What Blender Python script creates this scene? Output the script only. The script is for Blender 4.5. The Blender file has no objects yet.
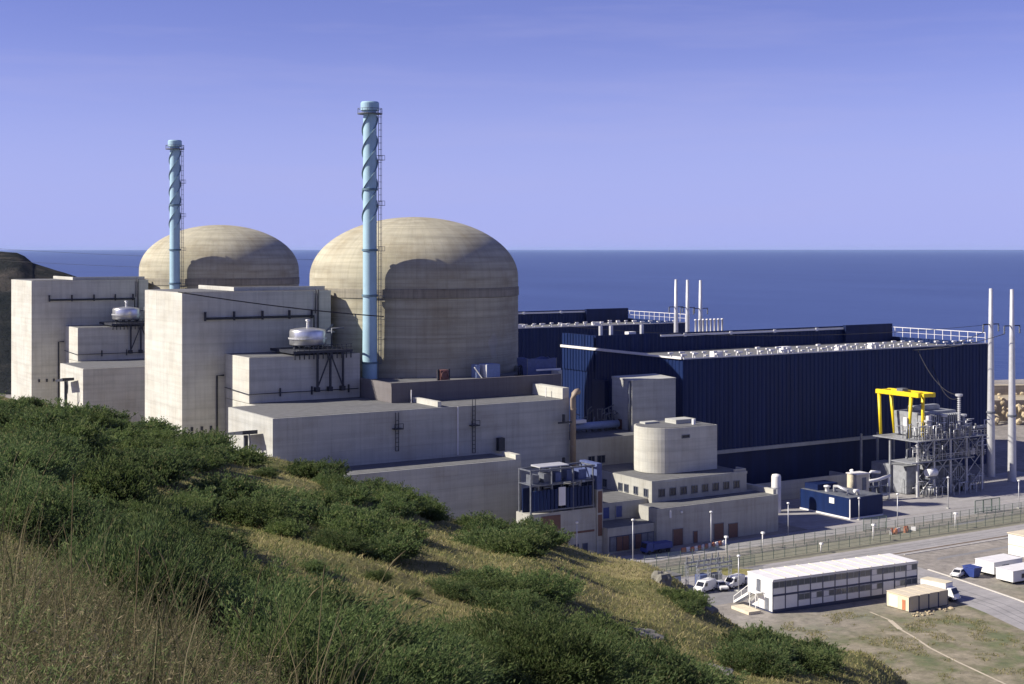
import bpy, bmesh, math, random
import numpy as np
from mathutils import Vector, Matrix

# ------------------------------------------------------------------ camera, sky, sun, exposure
scene = bpy.context.scene
COL = scene.collection
A = math.radians(32.0)                 # heading of the view against the plant grid
SA, CA = math.sin(A), math.cos(A)
EYE = 62.0                             # eye height over the plant platform (z = 0)
def site(right, ahead):                # metres right of / ahead of the viewpoint -> plant grid
    return (CA*right + SA*ahead, -SA*right + CA*ahead)

cam = bpy.data.cameras.new('camera')
cam_o = bpy.data.objects.new('camera', cam); COL.objects.link(cam_o)
cam_o.location = (0, 0, EYE); cam_o.rotation_euler = (math.radians(90), 0, -A)
cam.sensor_width = 36.0; cam.lens = 50.0; cam.shift_y = -93.0/1024.0
cam.clip_start = 0.2; cam.clip_end = 120000.0
scene.camera = cam_o

SUN_EL = math.radians(35.0)
sun_h = Vector((-0.908, 0.419, 0)).normalized()          # horizontal direction towards the sun
to_sun = (sun_h*math.cos(SUN_EL) + Vector((0, 0, math.sin(SUN_EL)))).normalized()
world = bpy.data.worlds.new('World'); scene.world = world; world.use_nodes = True
wn = world.node_tree.nodes; wl = world.node_tree.links
bg = wn['Background']
sky = wn.new('ShaderNodeTexSky'); sky.sky_type = 'NISHITA'; sky.sun_disc = False
sky.sun_elevation = SUN_EL; sky.sun_rotation = math.atan2(sun_h.x, sun_h.y)
sky.altitude = 60; sky.air_density = 0.8; sky.dust_density = 0.15; sky.ozone_density = 5.0
tint = wn.new('ShaderNodeMix'); tint.data_type = 'RGBA'; tint.blend_type = 'MULTIPLY'
tint.inputs[0].default_value = 1.0
tint.inputs[7].default_value = (0.88, 0.62, 0.90, 1)     # the film's violet cast
wl.new(sky.outputs[0], tint.inputs[6])
wc = wn.new('ShaderNodeTexCoord'); ws = wn.new('ShaderNodeSeparateXYZ'); wl.new(wc.outputs['Generated'], ws.inputs[0])
wr = wn.new('ShaderNodeMapRange'); wr.interpolation_type = 'SMOOTHSTEP'      # even sea haze low on the sky, all round
wr.inputs[1].default_value = 0.0; wr.inputs[2].default_value = 0.16; wr.inputs[3].default_value = 0.9; wr.inputs[4].default_value = 0.0
wl.new(ws.outputs[2], wr.inputs[0])
hz = wn.new('ShaderNodeMix'); hz.data_type = 'RGBA'; wl.new(wr.outputs[0], hz.inputs[0]); wl.new(tint.outputs[2], hz.inputs[6])
hz.inputs[7].default_value = (2.68, 3.14, 6.3, 1)
wmp = wn.new('ShaderNodeMapping'); wmp.inputs['Scale'].default_value = (2.2, 2.2, 26.0); wl.new(wc.outputs['Generated'], wmp.inputs[0])
wno = wn.new('ShaderNodeTexNoise'); wno.inputs['Scale'].default_value = 1.6; wno.inputs['Detail'].default_value = 6; wno.inputs['Roughness'].default_value = 0.62; wl.new(wmp.outputs[0], wno.inputs[0])
wcr = wn.new('ShaderNodeValToRGB'); wcr.color_ramp.elements[0].position = 0.48; wcr.color_ramp.elements[0].color = (0, 0, 0, 1); wcr.color_ramp.elements[1].position = 0.78; wcr.color_ramp.elements[1].color = (0.26, 0.26, 0.26, 1)
wl.new(wno.outputs[0], wcr.inputs[0])
cl = wn.new('ShaderNodeMix'); cl.data_type = 'RGBA'; wl.new(wcr.outputs[0], cl.inputs[0]); wl.new(hz.outputs[2], cl.inputs[6]); cl.inputs[7].default_value = (3.3, 3.3, 5.6, 1)   # thin high streaks of cirrus
wl.new(cl.outputs[2], bg.inputs[0])
bg.inputs[1].default_value = 0.094
sl = bpy.data.lights.new('sun', 'SUN'); sl.energy = 5.0; sl.angle = math.radians(0.53); sl.color = (1.0, 0.935, 0.82)
so = bpy.data.objects.new('sun', sl); COL.objects.link(so); so.location = (-200, 200, 300)
so.rotation_euler = to_sun.to_track_quat('Z', 'Y').to_euler()
scene.view_settings.view_transform = 'Standard'; scene.view_settings.look = 'None'
scene.view_settings.gamma = 1.0; scene.view_settings.use_curve_mapping = False
scene.view_settings.exposure = 0.6

R = random.Random(7)
NP = np.random.default_rng(11)

# ------------------------------------------------------------------ materials
MATS = {}
def newmat(name):
    m = bpy.data.materials.new(name); m.use_nodes = True
    nt = m.node_tree; b = nt.nodes['Principled BSDF']
    MATS[name] = m
    return m, nt, b
def lk(nt, a, b): nt.links.new(a, b)
def ramp(nt, fac, stops):
    r = nt.nodes.new('ShaderNodeValToRGB'); e = r.color_ramp.elements
    while len(e) < len(stops): e.new(0.5)
    for i, (p, c) in enumerate(stops):
        e[i].position = p; e[i].color = (c[0], c[1], c[2], 1) if not isinstance(c, (int, float)) else (c, c, c, 1)
    if fac is not None: lk(nt, fac, r.inputs[0])
    return r
def mix(nt, a, b, fac, mode='MIX'):
    n = nt.nodes.new('ShaderNodeMix'); n.data_type = 'RGBA'; n.blend_type = mode
    for s, v in ((0, fac), (6, a), (7, b)):
        if hasattr(v, 'is_linked') or hasattr(v, 'links'): lk(nt, v, n.inputs[s])
        elif isinstance(v, (tuple, list)): n.inputs[s].default_value = (v[0], v[1], v[2], 1)
        else: n.inputs[s].default_value = v
    return n.outputs[2]
def noise(nt, vec, scale, detail=4, rough=0.6):
    n = nt.nodes.new('ShaderNodeTexNoise'); n.inputs['Scale'].default_value = scale
    n.inputs['Detail'].default_value = detail; n.inputs['Roughness'].default_value = rough
    if vec is not None: lk(nt, vec, n.inputs['Vector'])
    return n.outputs[0]
def coords(nt, kind='Object', scale=None, loc=None):
    tc = nt.nodes.new('ShaderNodeTexCoord'); o = tc.outputs[kind]
    if scale or loc:
        mp = nt.nodes.new('ShaderNodeMapping')
        if scale: mp.inputs['Scale'].default_value = scale
        if loc: mp.inputs['Location'].default_value = loc
        lk(nt, o, mp.inputs[0]); o = mp.outputs[0]
    return o
def bump(nt, b, h, strength, dist):
    n = nt.nodes.new('ShaderNodeBump'); n.inputs['Strength'].default_value = strength; n.inputs['Distance'].default_value = dist
    lk(nt, h, n.inputs['Height']); lk(nt, n.outputs[0], b.inputs['Normal'])
def plain(name, col, rough=0.6, metal=0.0, var=0.25, scale=1.5):
    m, nt, b = newmat(name)
    n = noise(nt, coords(nt), scale, 5)
    r = ramp(nt, n, [(0.25, tuple(c*(1-var) for c in col)), (0.75, tuple(min(1, c*(1+var)) for c in col))])
    lk(nt, r.outputs[0], b.inputs['Base Color'])
    b.inputs['Roughness'].default_value = rough; b.inputs['Metallic'].default_value = metal
    return m
def concrete(name, col, pw=2.6, ph=2.5, stain=0.35, warm=0.0, line=0.78, vs=0.75, hs=0.8):
    m, nt, b = newmat(name)
    uv = coords(nt, 'UV')
    br = nt.nodes.new('ShaderNodeTexBrick'); br.offset = 0.0; br.squash = 1.0
    br.inputs['Scale'].default_value = 1.0; br.inputs['Brick Width'].default_value = pw; br.inputs['Row Height'].default_value = ph
    br.inputs['Mortar Size'].default_value = 0.045; br.inputs['Mortar Smooth'].default_value = 0.3; br.inputs['Bias'].default_value = 0.0
    br.inputs['Color1'].default_value = (1, 1, 1, 1); br.inputs['Color2'].default_value = (0.92, 0.92, 0.93, 1)
    br.inputs['Mortar'].default_value = (line, line, line, 1); lk(nt, uv, br.inputs['Vector'])
    blot = ramp(nt, noise(nt, coords(nt, 'UV', (0.09, 0.09, 1)), 1.0, 6, 0.65),
                [(0.3, (col[0]*(1-stain*0.55), col[1]*(1-stain*0.68), col[2]*(1-stain*0.85))), (0.55, col), (0.8, (col[0]*1.1, col[1]*1.08, col[2]*1.02))])
    streak = ramp(nt, noise(nt, coords(nt, 'UV', (0.9, 0.055, 1)), 1.0, 5, 0.7), [(0.32, 1-stain), (0.55, 1.0)])
    lift = ramp(nt, noise(nt, coords(nt, 'UV', (0.03, 0.75, 1), (3.1, 1.7, 0)), 1.0, 3, 0.6), [(0.35, 1-stain*0.8), (0.6, 1.0)])
    c = mix(nt, blot.outputs[0], br.outputs[0], 1.0, 'MULTIPLY')
    c = mix(nt, c, streak.outputs[0], vs, 'MULTIPLY'); c = mix(nt, c, lift.outputs[0], hs, 'MULTIPLY')
    lk(nt, c, b.inputs['Base Color']); b.inputs['Roughness'].default_value = 0.9
    b.inputs['Specular IOR Level'].default_value = 0.2
    bump(nt, b, br.outputs[0], 0.5, 0.05)
    return m

concrete('dome_concrete', (0.475, 0.44, 0.325), 2.45, 2.0, 0.38, line=0.78, vs=0.3, hs=0.8)
concrete('ring_concrete', (0.34, 0.31, 0.24), 2.45, 2.0, 0.4, line=0.84)
concrete('wall_concrete', (0.565, 0.555, 0.49), 3.0, 2.4, 0.26, line=0.84, vs=0.5, hs=0.6)
concrete('grey_concrete', (0.475, 0.475, 0.435), 3.2, 2.6, 0.26, line=0.82, vs=0.5, hs=0.6)
concrete('office_render', (0.43, 0.425, 0.385), 5.0, 3.2, 0.26, line=0.92, vs=0.7, hs=0.4)
concrete('brown_cladding', (0.18, 0.165, 0.165), 4.2, 8.0, 0.18, line=0.7)
plain('roof_gravel', (0.125, 0.125, 0.125), 0.95, 0, 0.22, 0.7)
plain('hall_roof', (0.14, 0.14, 0.14), 0.9, 0, 0.25, 0.35)
plain('stack_paint', (0.34, 0.50, 0.58), 0.45, 0, 0.10, 0.35)
plain('strake_shade', (0.20, 0.28, 0.32), 0.5, 0, 0.15, 0.5)  # darker than the shaft: shadow beneath the fins put into their colour
plain('stack_band', (0.10, 0.17, 0.22), 0.6, 0, 0.1)
plain('dark_steel', (0.03, 0.033, 0.045), 0.6, 0.2, 0.3)
plain('grey_steel', (0.30, 0.31, 0.33), 0.5, 0.2, 0.3, 1.0)
plain('mid_steel', (0.14, 0.15, 0.175), 0.55, 0.2, 0.35, 1.0)
plain('galvanised', (0.55, 0.55, 0.56), 0.42, 0.3, 0.12, 0.8)
plain('white_paint', (0.76, 0.75, 0.72), 0.5, 0, 0.06, 0.8)
plain('white_metal', (0.72, 0.70, 0.68), 0.55, 0, 0.10, 0.5)
plain('silver', (0.62, 0.62, 0.62), 0.3, 0.75, 0.15, 1.0)
plain('yellow_paint', (0.80, 0.60, 0.015), 0.45, 0, 0.10, 0.8)
plain('tan_pipe', (0.27, 0.21, 0.155), 0.6, 0, 0.18, 0.6)
plain('red_paint', (0.17, 0.07, 0.06), 0.6, 0, 0.2)
plain('orange_paint', (0.46, 0.17, 0.085), 0.6, 0, 0.15)
plain('brown_door', (0.13, 0.062, 0.045), 0.6, 0, 0.2)
plain('blue_paint', (0.03, 0.055, 0.22), 0.5, 0, 0.15)
plain('pale_blue', (0.20, 0.26, 0.42), 0.6, 0, 0.15)
plain('tarp_blue', (0.075, 0.10, 0.22), 0.75, 0, 0.2)
plain('green_mesh', (0.10, 0.14, 0.12), 0.6, 0.2, 0.2)
plain('container_cream', (0.62, 0.55, 0.40), 0.7, 0, 0.12, 0.6)
plain('container_roof', (0.62, 0.54, 0.40), 0.7, 0, 0.12, 0.6)
plain('navy_frame', (0.03, 0.04, 0.09), 0.5, 0, 0.1)
plain('rubber', (0.018, 0.018, 0.02), 0.8, 0, 0.1)
plain('kerb_stone', (0.52, 0.49, 0.44), 0.9, 0, 0.12)
plain('cable_black', (0.02, 0.02, 0.025), 0.7, 0, 0.1)
plain('soil', (0.12, 0.085, 0.05), 0.95, 0, 0.4, 0.8)

def navy(name, col):
    m, nt, b = newmat(name)
    n = ramp(nt, noise(nt, coords(nt, 'Object', (0.5, 0.5, 0.03)), 1.0, 4), [(0.3, tuple(c*0.75 for c in col)), (0.7, tuple(c*1.25 for c in col))])
    lk(nt, n.outputs[0], b.inputs['Base Color']); b.inputs['Roughness'].default_value = 0.5
    b.inputs['Specular IOR Level'].default_value = 0.22
    return m
navy('navy_cladding', (0.0052, 0.017, 0.075))
navy('navy_smooth', (0.006, 0.015, 0.065))

m, nt, b = newmat('window_glass')
b.inputs['Base Color'].default_value = (0.025, 0.03, 0.05, 1); b.inputs['Roughness'].default_value = 0.12
m, nt, b = newmat('cabin_glass')
b.inputs['Base Color'].default_value = (0.10, 0.115, 0.135, 1); b.inputs['Roughness'].default_value = 0.15
m, nt, b = newmat('glass_dark')
b.inputs['Base Color'].default_value = (0.02, 0.022, 0.028, 1); b.inputs['Roughness'].default_value = 0.08

# sea
m, nt, b = newmat('sea_water')
co = coords(nt, 'Object')
n1 = noise(nt, coords(nt, 'Object', (0.004, 0.0012, 1)), 1.0, 5, 0.6)
r = ramp(nt, n1, [(0.3, (0.020, 0.042, 0.140)), (0.7, (0.036, 0.066, 0.190))])
lk(nt, r.outputs[0], b.inputs['Base Color']); b.inputs['Roughness'].default_value = 0.34
b.inputs['IOR'].default_value = 1.33
w = noise(nt, coords(nt, 'Object', (0.05, 0.02, 1)), 1.0, 6, 0.65); bump(nt, b, w, 0.6, 3.0)

# hillside soil and turf
m, nt, b = newmat('hill_turf')
co = coords(nt, 'Object')
g = ramp(nt, noise(nt, co, 0.11, 8, 0.68), [(0.30, (0.11, 0.13, 0.045)), (0.45, (0.20, 0.20, 0.075)), (0.57, (0.32, 0.28, 0.12)), (0.72, (0.42, 0.34, 0.17))])
g2 = ramp(nt, noise(nt, co, 1.6, 6, 0.7), [(0.3, 0.55), (0.7, 1.2)])
lk(nt, mix(nt, g.outputs[0], g2.outputs[0], 1.0, 'MULTIPLY'), b.inputs['Base Color']); b.inputs['Roughness'].default_value = 0.95
b.inputs['Specular IOR Level'].default_value = 0.1
bump(nt, b, noise(nt, co, 3.5, 8, 0.75), 1.0, 0.25)

m, nt, b = newmat('headland_scrub')
co = coords(nt, 'Object')
g = ramp(nt, noise(nt, co, 0.025, 9, 0.7), [(0.3, (0.012, 0.016, 0.018)), (0.5, (0.03, 0.033, 0.033)), (0.7, (0.09, 0.08, 0.07))])
lk(nt, g.outputs[0], b.inputs['Base Color']); b.inputs['Roughness'].default_value = 1.0
b.inputs['Specular IOR Level'].default_value = 0.0
bump(nt, b, noise(nt, co, 0.15, 8, 0.7), 1.0, 3.0)

# platform: gravel / worn tarmac, with grass where the fill meets the hill foot
m, nt, b = newmat('platform_ground')
co = coords(nt, 'Object')
grav = ramp(nt, noise(nt, co, 0.06, 9, 0.7), [(0.3, (0.17, 0.155, 0.135)), (0.5, (0.26, 0.235, 0.205)), (0.7, (0.36, 0.325, 0.28))])
gras = ramp(nt, noise(nt, co, 0.13, 8, 0.7), [(0.3, (0.09, 0.12, 0.05)), (0.42, (0.14, 0.145, 0.07)), (0.52, (0.21, 0.185, 0.12)), (0.68, (0.32, 0.275, 0.20))])
sx = nt.nodes.new('ShaderNodeSeparateXYZ'); lk(nt, co, sx.inputs[0])
wob = noise(nt, co, 0.035, 5, 0.6)
def mth(op, a, b_):
    n = nt.nodes.new('ShaderNodeMath'); n.operation = op
    for i, v in enumerate((a, b_)):
        if isinstance(v, (int, float)): n.inputs[i].default_value = v
        else: lk(nt, v, n.inputs[i])
    return n.outputs[0]
yy = mth('ADD', sx.outputs[1], mth('MULTIPLY', wob, 40.0))
mr = nt.nodes.new('ShaderNodeMapRange'); mr.inputs[1].default_value = 183.0; mr.inputs[2].default_value = 205.0
mr.inputs[3].default_value = 1.0; mr.inputs[4].default_value = 0.0; lk(nt, yy, mr.inputs[0])
fine = ramp(nt, noise(nt, co, 0.55, 9, 0.78), [(0.28, 0.5), (0.5, 0.95), (0.72, 1.3)])
lk(nt, mix(nt, mix(nt, grav.outputs[0], gras.outputs[0], mr.outputs[0]), fine.outputs[0], 1.0, 'MULTIPLY'), b.inputs['Base Color'])
b.inputs['Roughness'].default_value = 0.95; bump(nt, b, noise(nt, co, 2.0, 6, 0.7), 0.7, 0.12)

def tarmac(name, c0, c1):
    m, nt, b = newmat(name); co = coords(nt, 'Object')
    a = ramp(nt, noise(nt, coords(nt, 'Object', (0.02, 0.25, 1)), 1.0, 7, 0.7), [(0.3, c0), (0.7, c1)])
    f = ramp(nt, noise(nt, co, 0.5, 7, 0.7), [(0.3, 0.8), (0.7, 1.1)])
    lk(nt, mix(nt, a.outputs[0], f.outputs[0], 1.0, 'MULTIPLY'), b.inputs['Base Color']); b.inputs['Roughness'].default_value = 0.9
tarmac('road_tarmac', (0.25, 0.24, 0.235), (0.37, 0.35, 0.34))
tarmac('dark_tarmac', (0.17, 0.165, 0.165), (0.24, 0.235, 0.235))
tarmac('verge_turf', (0.17, 0.165, 0.115), (0.25, 0.235, 0.175))
tarmac('pale_track', (0.44, 0.38, 0.28), (0.55, 0.48, 0.36))

def leaf(name, stops, trans=0.25):
    m, nt, b = newmat(name)
    ge = nt.nodes.new('ShaderNodeNewGeometry')
    r = ramp(nt, ge.outputs['Random Per Island'], stops)
    big = ramp(nt, noise(nt, coords(nt, 'Object'), 0.9, 3), [(0.3, 0.7), (0.7, 1.2)])
    oi = nt.nodes.new('ShaderNodeObjectInfo')
    per = ramp(nt, oi.outputs['Random'], [(0.0, 0.75), (1.0, 1.2)])
    c = mix(nt, mix(nt, r.outputs[0], big.outputs[0], 1.0, 'MULTIPLY'), per.outputs[0], 1.0, 'MULTIPLY')
    lk(nt, c, b.inputs['Base Color']); b.inputs['Roughness'].default_value = 0.75
    b.inputs['Specular IOR Level'].default_value = 0.15
    tr = nt.nodes.new('ShaderNodeBsdfTranslucent'); lk(nt, c, tr.inputs[0])
    mx = nt.nodes.new('ShaderNodeMixShader'); mx.inputs[0].default_value = trans
    lk(nt, b.outputs[0], mx.inputs[1]); lk(nt, tr.outputs[0], mx.inputs[2])
    lk(nt, mx.outputs[0], nt.nodes['Material Output'].inputs[0])
leaf('gorse_green', [(0.0, (0.085, 0.13, 0.05)), (0.5, (0.16, 0.225, 0.085)), (0.88, (0.235, 0.30, 0.12)), (1.0, (0.34, 0.31, 0.15))], 0.48)
leaf('broom_green', [(0.0, (0.09, 0.135, 0.045)), (0.6, (0.17, 0.23, 0.08)), (1.0, (0.27, 0.30, 0.125))], 0.48)
leaf('grass_blades', [(0.0, (0.14, 0.165, 0.055)), (0.4, (0.24, 0.235, 0.085)), (0.75, (0.36, 0.31, 0.14)), (1.0, (0.50, 0.42, 0.22))], 0.4)
leaf('dry_grass', [(0.0, (0.07, 0.085, 0.035)), (0.4, (0.15, 0.135, 0.065)), (0.75, (0.27, 0.225, 0.125)), (1.0, (0.46, 0.38, 0.22))], 0.4)

# ------------------------------------------------------------------ mesh helpers
class MB:
    def __init__(s): s.v = []; s.f = []; s.uv = []; s.sm = []
    def face(s, pts, uvs=None, smooth=False):
        i = len(s.v); pts = [Vector(p) for p in pts]; s.v += [tuple(p) for p in pts]
        s.f.append(tuple(range(i, i+len(pts)))); s.sm.append(smooth)
        if uvs is None:
            n = (pts[1]-pts[0]).cross(pts[2]-pts[0])
            if n.length > 1e-12: n.normalize()
            if abs(n.z) > 0.75: uvs = [(p.x, p.y) for p in pts]
            else:
                t = Vector((-n.y, n.x, 0)); t.normalize() if t.length > 0 else None
                uvs = [(p.dot(t), p.z) for p in pts]
        s.uv += uvs
        return s
    def hexa(s, b, t):           # b, t: 4 bottom and 4 top points, counter-clockwise from above
        s.face([b[3], b[2], b[1], b[0]]); s.face(t)
        for i in range(4):
            j = (i+1) % 4; s.face([b[i], b[j], t[j], t[i]])
        return s
    def box(s, x0, x1, y0, y1, z0, z1):
        return s.hexa([(x0,y0,z0),(x1,y0,z0),(x1,y1,z0),(x0,y1,z0)], [(x0,y0,z1),(x1,y0,z1),(x1,y1,z1),(x0,y1,z1)])
    def prism(s, poly, z0, z1):
        n = len(poly)
        s.face([(p[0], p[1], z1) for p in poly]); s.face([(p[0], p[1], z0) for p in reversed(poly)])
        for i in range(n):
            a, b = poly[i], poly[(i+1) % n]
            s.face([(a[0],a[1],z0),(b[0],b[1],z0),(b[0],b[1],z1),(a[0],a[1],z1)])
        return s
    def bar(s, p0, p1, w, h=None):
        p0, p1 = Vector(p0), Vector(p1); d = (p1-p0).normalized(); h = h or w
        up = Vector((0,0,1)) if abs(d.z) < 0.95 else Vector((0,1,0))
        x = d.cross(up).normalized()*w/2; y = x.cross(d).normalized()*h/2
        a = [p0-x-y, p0+x-y, p0+x+y, p0-x+y]; b = [p1-x-y, p1+x-y, p1+x+y, p1-x+y]
        s.face(a[::-1]) if False else s.face([a[0],a[1],a[2],a[3]]); s.face(b[::-1])
        for i in range(4):
            j = (i+1) % 4; s.face([a[j], a[i], b[i], b[j]])
        return s
    def tube(s, pts, r, n=10, caps=True):
        pts = [Vector(p) for p in pts]; rs = r if isinstance(r, (list, tuple)) else [r]*len(pts)
        rings = []; L = 0
        for i, p in enumerate(pts):
            d = (pts[min(i+1, len(pts)-1)]-pts[max(i-1, 0)]).normalized()
            up = Vector((0,0,1)) if abs(d.z) < 0.95 else Vector((0,1,0))
            x = d.cross(up).normalized(); y = x.cross(d).normalized()
            rings.append([p + x*math.cos(k*2*math.pi/n)*rs[i] + y*math.sin(k*2*math.pi/n)*rs[i] for k in range(n)])
        for i in range(len(rings)-1):
            L2 = L + (pts[i+1]-pts[i]).length
            for k in range(n):
                k2 = (k+1) % n
                s.face([rings[i][k2], rings[i][k], rings[i+1][k], rings[i+1][k2]], [(k+1, L), (k, L), (k, L2), (k+1, L2)], True)
            L = L2
        if caps:
            s.face(rings[0]); s.face(rings[-1][::-1])
        return s
    def lathe(s, prof, n=48, cx=0, cy=0, smooth=True, a0=0, a1=2*math.pi):
        m = n if abs(a1-a0-2*math.pi) < 1e-6 else n
        for i in range(len(prof)-1):
            (r0, z0), (r1, z1) = prof[i], prof[i+1]
            ds = math.hypot(r1-r0, z1-z0); Rm = max(r for r, z in prof)
            va = sum(math.hypot(prof[k+1][0]-prof[k][0], prof[k+1][1]-prof[k][1]) for k in range(i)); vb = va+ds
            for k in range(m):
                t0 = a0+(a1-a0)*k/n; t1 = a0+(a1-a0)*(k+1)/n
                c0, s0, c1, s1 = math.cos(t0), math.sin(t0), math.cos(t1), math.sin(t1)
                P = [(cx+r0*c0, cy+r0*s0, z0), (cx+r0*c1, cy+r0*s1, z0), (cx+r1*c1, cy+r1*s1, z1), (cx+r1*c0, cy+r1*s0, z1)]
                U = [(t0*Rm, va), (t1*Rm, va), (t1*Rm, vb), (t0*Rm, vb)]
                if r1 < 1e-6: P = P[:3]; U = U[:3]
                elif r0 < 1e-6: P = [P[0], P[2], P[3]]; U = [U[0], U[2], U[3]]
                s.face(P, U, smooth)
        return s
    def build(s, name, mat, parent=None, weld=None, bevel=0):
        me = bpy.data.meshes.new(name); me.from_pydata(s.v, [], s.f)
        uvl = me.uv_layers.new(name='UVMap'); uvl.data.foreach_set('uv', [c for u in s.uv for c in u])
        me.polygons.foreach_set('use_smooth', s.sm)
        me.materials.append(MATS[mat])
        if weld is None: weld = any(s.sm)
        if weld or bevel:
            bm = bmesh.new(); bm.from_mesh(me); bmesh.ops.remove_doubles(bm, verts=bm.verts, dist=0.0005)
            if bevel: bmesh.ops.bevel(bm, geom=[e for e in bm.edges if e.is_manifold and e.calc_face_angle(0) > 0.5], offset=bevel, segments=2, affect='EDGES', clamp_overlap=True)
            bm.to_mesh(me); bm.free()
        me.update()
        o = bpy.data.objects.new(name, me); COL.objects.link(o)
        if parent is not None: o.parent = parent
        return o
def tag(o, label=None, cat=None, group=None, kind=None):
    if label: o['label'] = label
    if cat: o['category'] = cat
    if group: o['group'] = group
    if kind: o['kind'] = kind
    return o
def thing(name, loc, label, cat, group=None, rz=0.0):
    o = bpy.data.objects.new(name, None); COL.objects.link(o); o.empty_display_size = 0.5
    o.location = loc; o.rotation_euler = (0, 0, rz)
    return tag(o, label, cat, group)
def copy_tree(o, parent=None):
    c = o.copy(); COL.objects.link(c)
    if parent is not None: c.parent = parent
    for ch in o.children: copy_tree(ch, c)
    return c
def cbox(name, mat, parent, x0, x1, y0, y1, z0, z1, bevel=0):
    return MB().box(x0, x1, y0, y1, z0, z1).build(name, mat, parent, bevel=bevel)
def window(parent, x, z, w, h, y=0.0, face='front', mat='window_glass', frame='office_render', mull=1):
    """window on a wall whose outer face is y (front, normal -y) or x (left, normal -x)"""
    m = MB(); t = 0.12
    def bx(mb, a0, a1, c0, c1, z0, z1):
        if face == 'front': mb.box(a0, a1, y-c1, y-c0, z0, z1)
        else: mb.box(y-c1, y-c0, a0, a1, z0, z1)
    bx(m, x-w/2-t, x-w/2, 0.002, 0.14, z-h/2-t, z+h/2+t); bx(m, x+w/2, x+w/2+t, 0.002, 0.14, z-h/2-t, z+h/2+t)
    bx(m, x-w/2, x+w/2, 0.002, 0.14, z+h/2, z+h/2+t); bx(m, x-w/2, x+w/2, 0.002, 0.2, z-h/2-t, z-h/2)
    for k in range(1, mull+1):
        xx = x-w/2+w*k/(mull+1); bx(m, xx-0.05, xx+0.05, 0.03, 0.11, z-h/2, z+h/2)
    f = m.build('window', frame, parent)
    g = MB(); bx(g, x-w/2, x+w/2, 0.004, 0.03, z-h/2, z+h/2); g.build('pane', mat, f)
    return f
def panel_door(parent, x, z0, w, h, y=0.0, mat='brown_door', name='door'):
    d = cbox(name, mat, parent, x-w/2, x+w/2, y-0.1, y-0.003, z0, z0+h)
    m = MB(); m.box(x-w/2-0.12, x-w/2-0.001, y-0.14, y-0.004, z0, z0+h+0.12); m.box(x+w/2+0.001, x+w/2+0.12, y-0.14, y-0.004, z0, z0+h+0.12); m.box(x-w/2, x+w/2, y-0.14, y-0.004, z0+h+0.001, z0+h+0.12)
    m.build('door_frame', 'mid_steel', d)
    return d
def corrugated(L, z0, z1, pitch=1.4, depth=0.13):
    """vertical rib profile along +x from 0 to L, outer side towards -y"""
    m = MB(); n = max(1, round(L/pitch)); p = L/n; prof = []
    for i in range(n):
        x = i*p; prof += [(x, 0), (x+p*0.30, 0), (x+p*0.40, -depth), (x+p*0.90, -depth)]
    prof.append((L, 0))
    for (xa, ya), (xb, yb) in zip(prof, prof[1:]):
        m.face([(xa, ya, z0), (xb, yb, z0), (xb, yb, z1), (xa, ya, z1)])
    return m

# ------------------------------------------------------------------ the hillside below the viewpoint
# surveyed profiles: for a bearing (tangent right of the view axis) the drop below the eye against distance ahead
HILL = [
 (-1.60, [(0,1.6),(6,1.5),(13,1.9),(25,3.4),(45,5.2),(80,8),(125,11),(170,24),(270,62.5)]),
 (-0.36, [(0,1.6),(6,1.95),(9,2.4),(13,3.1),(25,4.9),(45,7.2),(80,9.7),(122,12.3),(155,23),(255,62.5)]),
 (-0.18, [(0,1.6),(5,2.1),(9,3.0),(12,3.8),(30,7.6),(60,11.7),(102,15.2),(128,23),(215,62.5)]),
 (0.0,   [(0,1.6),(5,2.3),(10,3.8),(18,6.2),(30,9.1),(55,13.4),(90,18.5),(106,20.8),(126,28),(202,62.5)]),
 (0.09,  [(0,1.6),(5,2.6),(10,4.3),(25,8.8),(50,14.3),(85,20.0),(105,23.5),(121,30),(192,62.5)]),
 (0.18,  [(0,1.6),(5,2.8),(10,4.7),(20,8.0),(35,12.0),(50,15.6),(80,21.6),(100,28.6),(182,62.5)]),
 (0.245, [(0,1.6),(5,2.9),(10,5.1),(30,11.4),(60,18.5),(75,21.8),(92,26.5),(178,62.5)]),
 (0.36,  [(0,1.6),(5,3.2),(10,5.6),(30,13.8),(60,23.4),(100,38.5),(168,62.5)]),
 (0.84,  [(0,1.6),(5,3.6),(10,6.5),(30,16),(60,28),(100,45),(155,62.5)]),
 (1.60,  [(0,1.6),(5,3.6),(10,6.5),(30,16),(60,28),(100,45),(155,62.5)]),
]
def _prof(c, d):
    p = HILL[c][1]; return np.interp(d, [q[0] for q in p], [q[1] for q in p])
def _hash(i, j):
    h = np.sin(i*127.1+j*311.7)*43758.5453; return h-np.floor(h)
def vnoise(x, y):
    xi, yi = np.floor(x), np.floor(y); fx, fy = x-xi, y-yi; fx = fx*fx*(3-2*fx); fy = fy*fy*(3-2*fy)
    return (_hash(xi, yi)*(1-fx)+_hash(xi+1, yi)*fx)*(1-fy)+(_hash(xi, yi+1)*(1-fx)+_hash(xi+1, yi+1)*fx)*fy - 0.5
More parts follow.
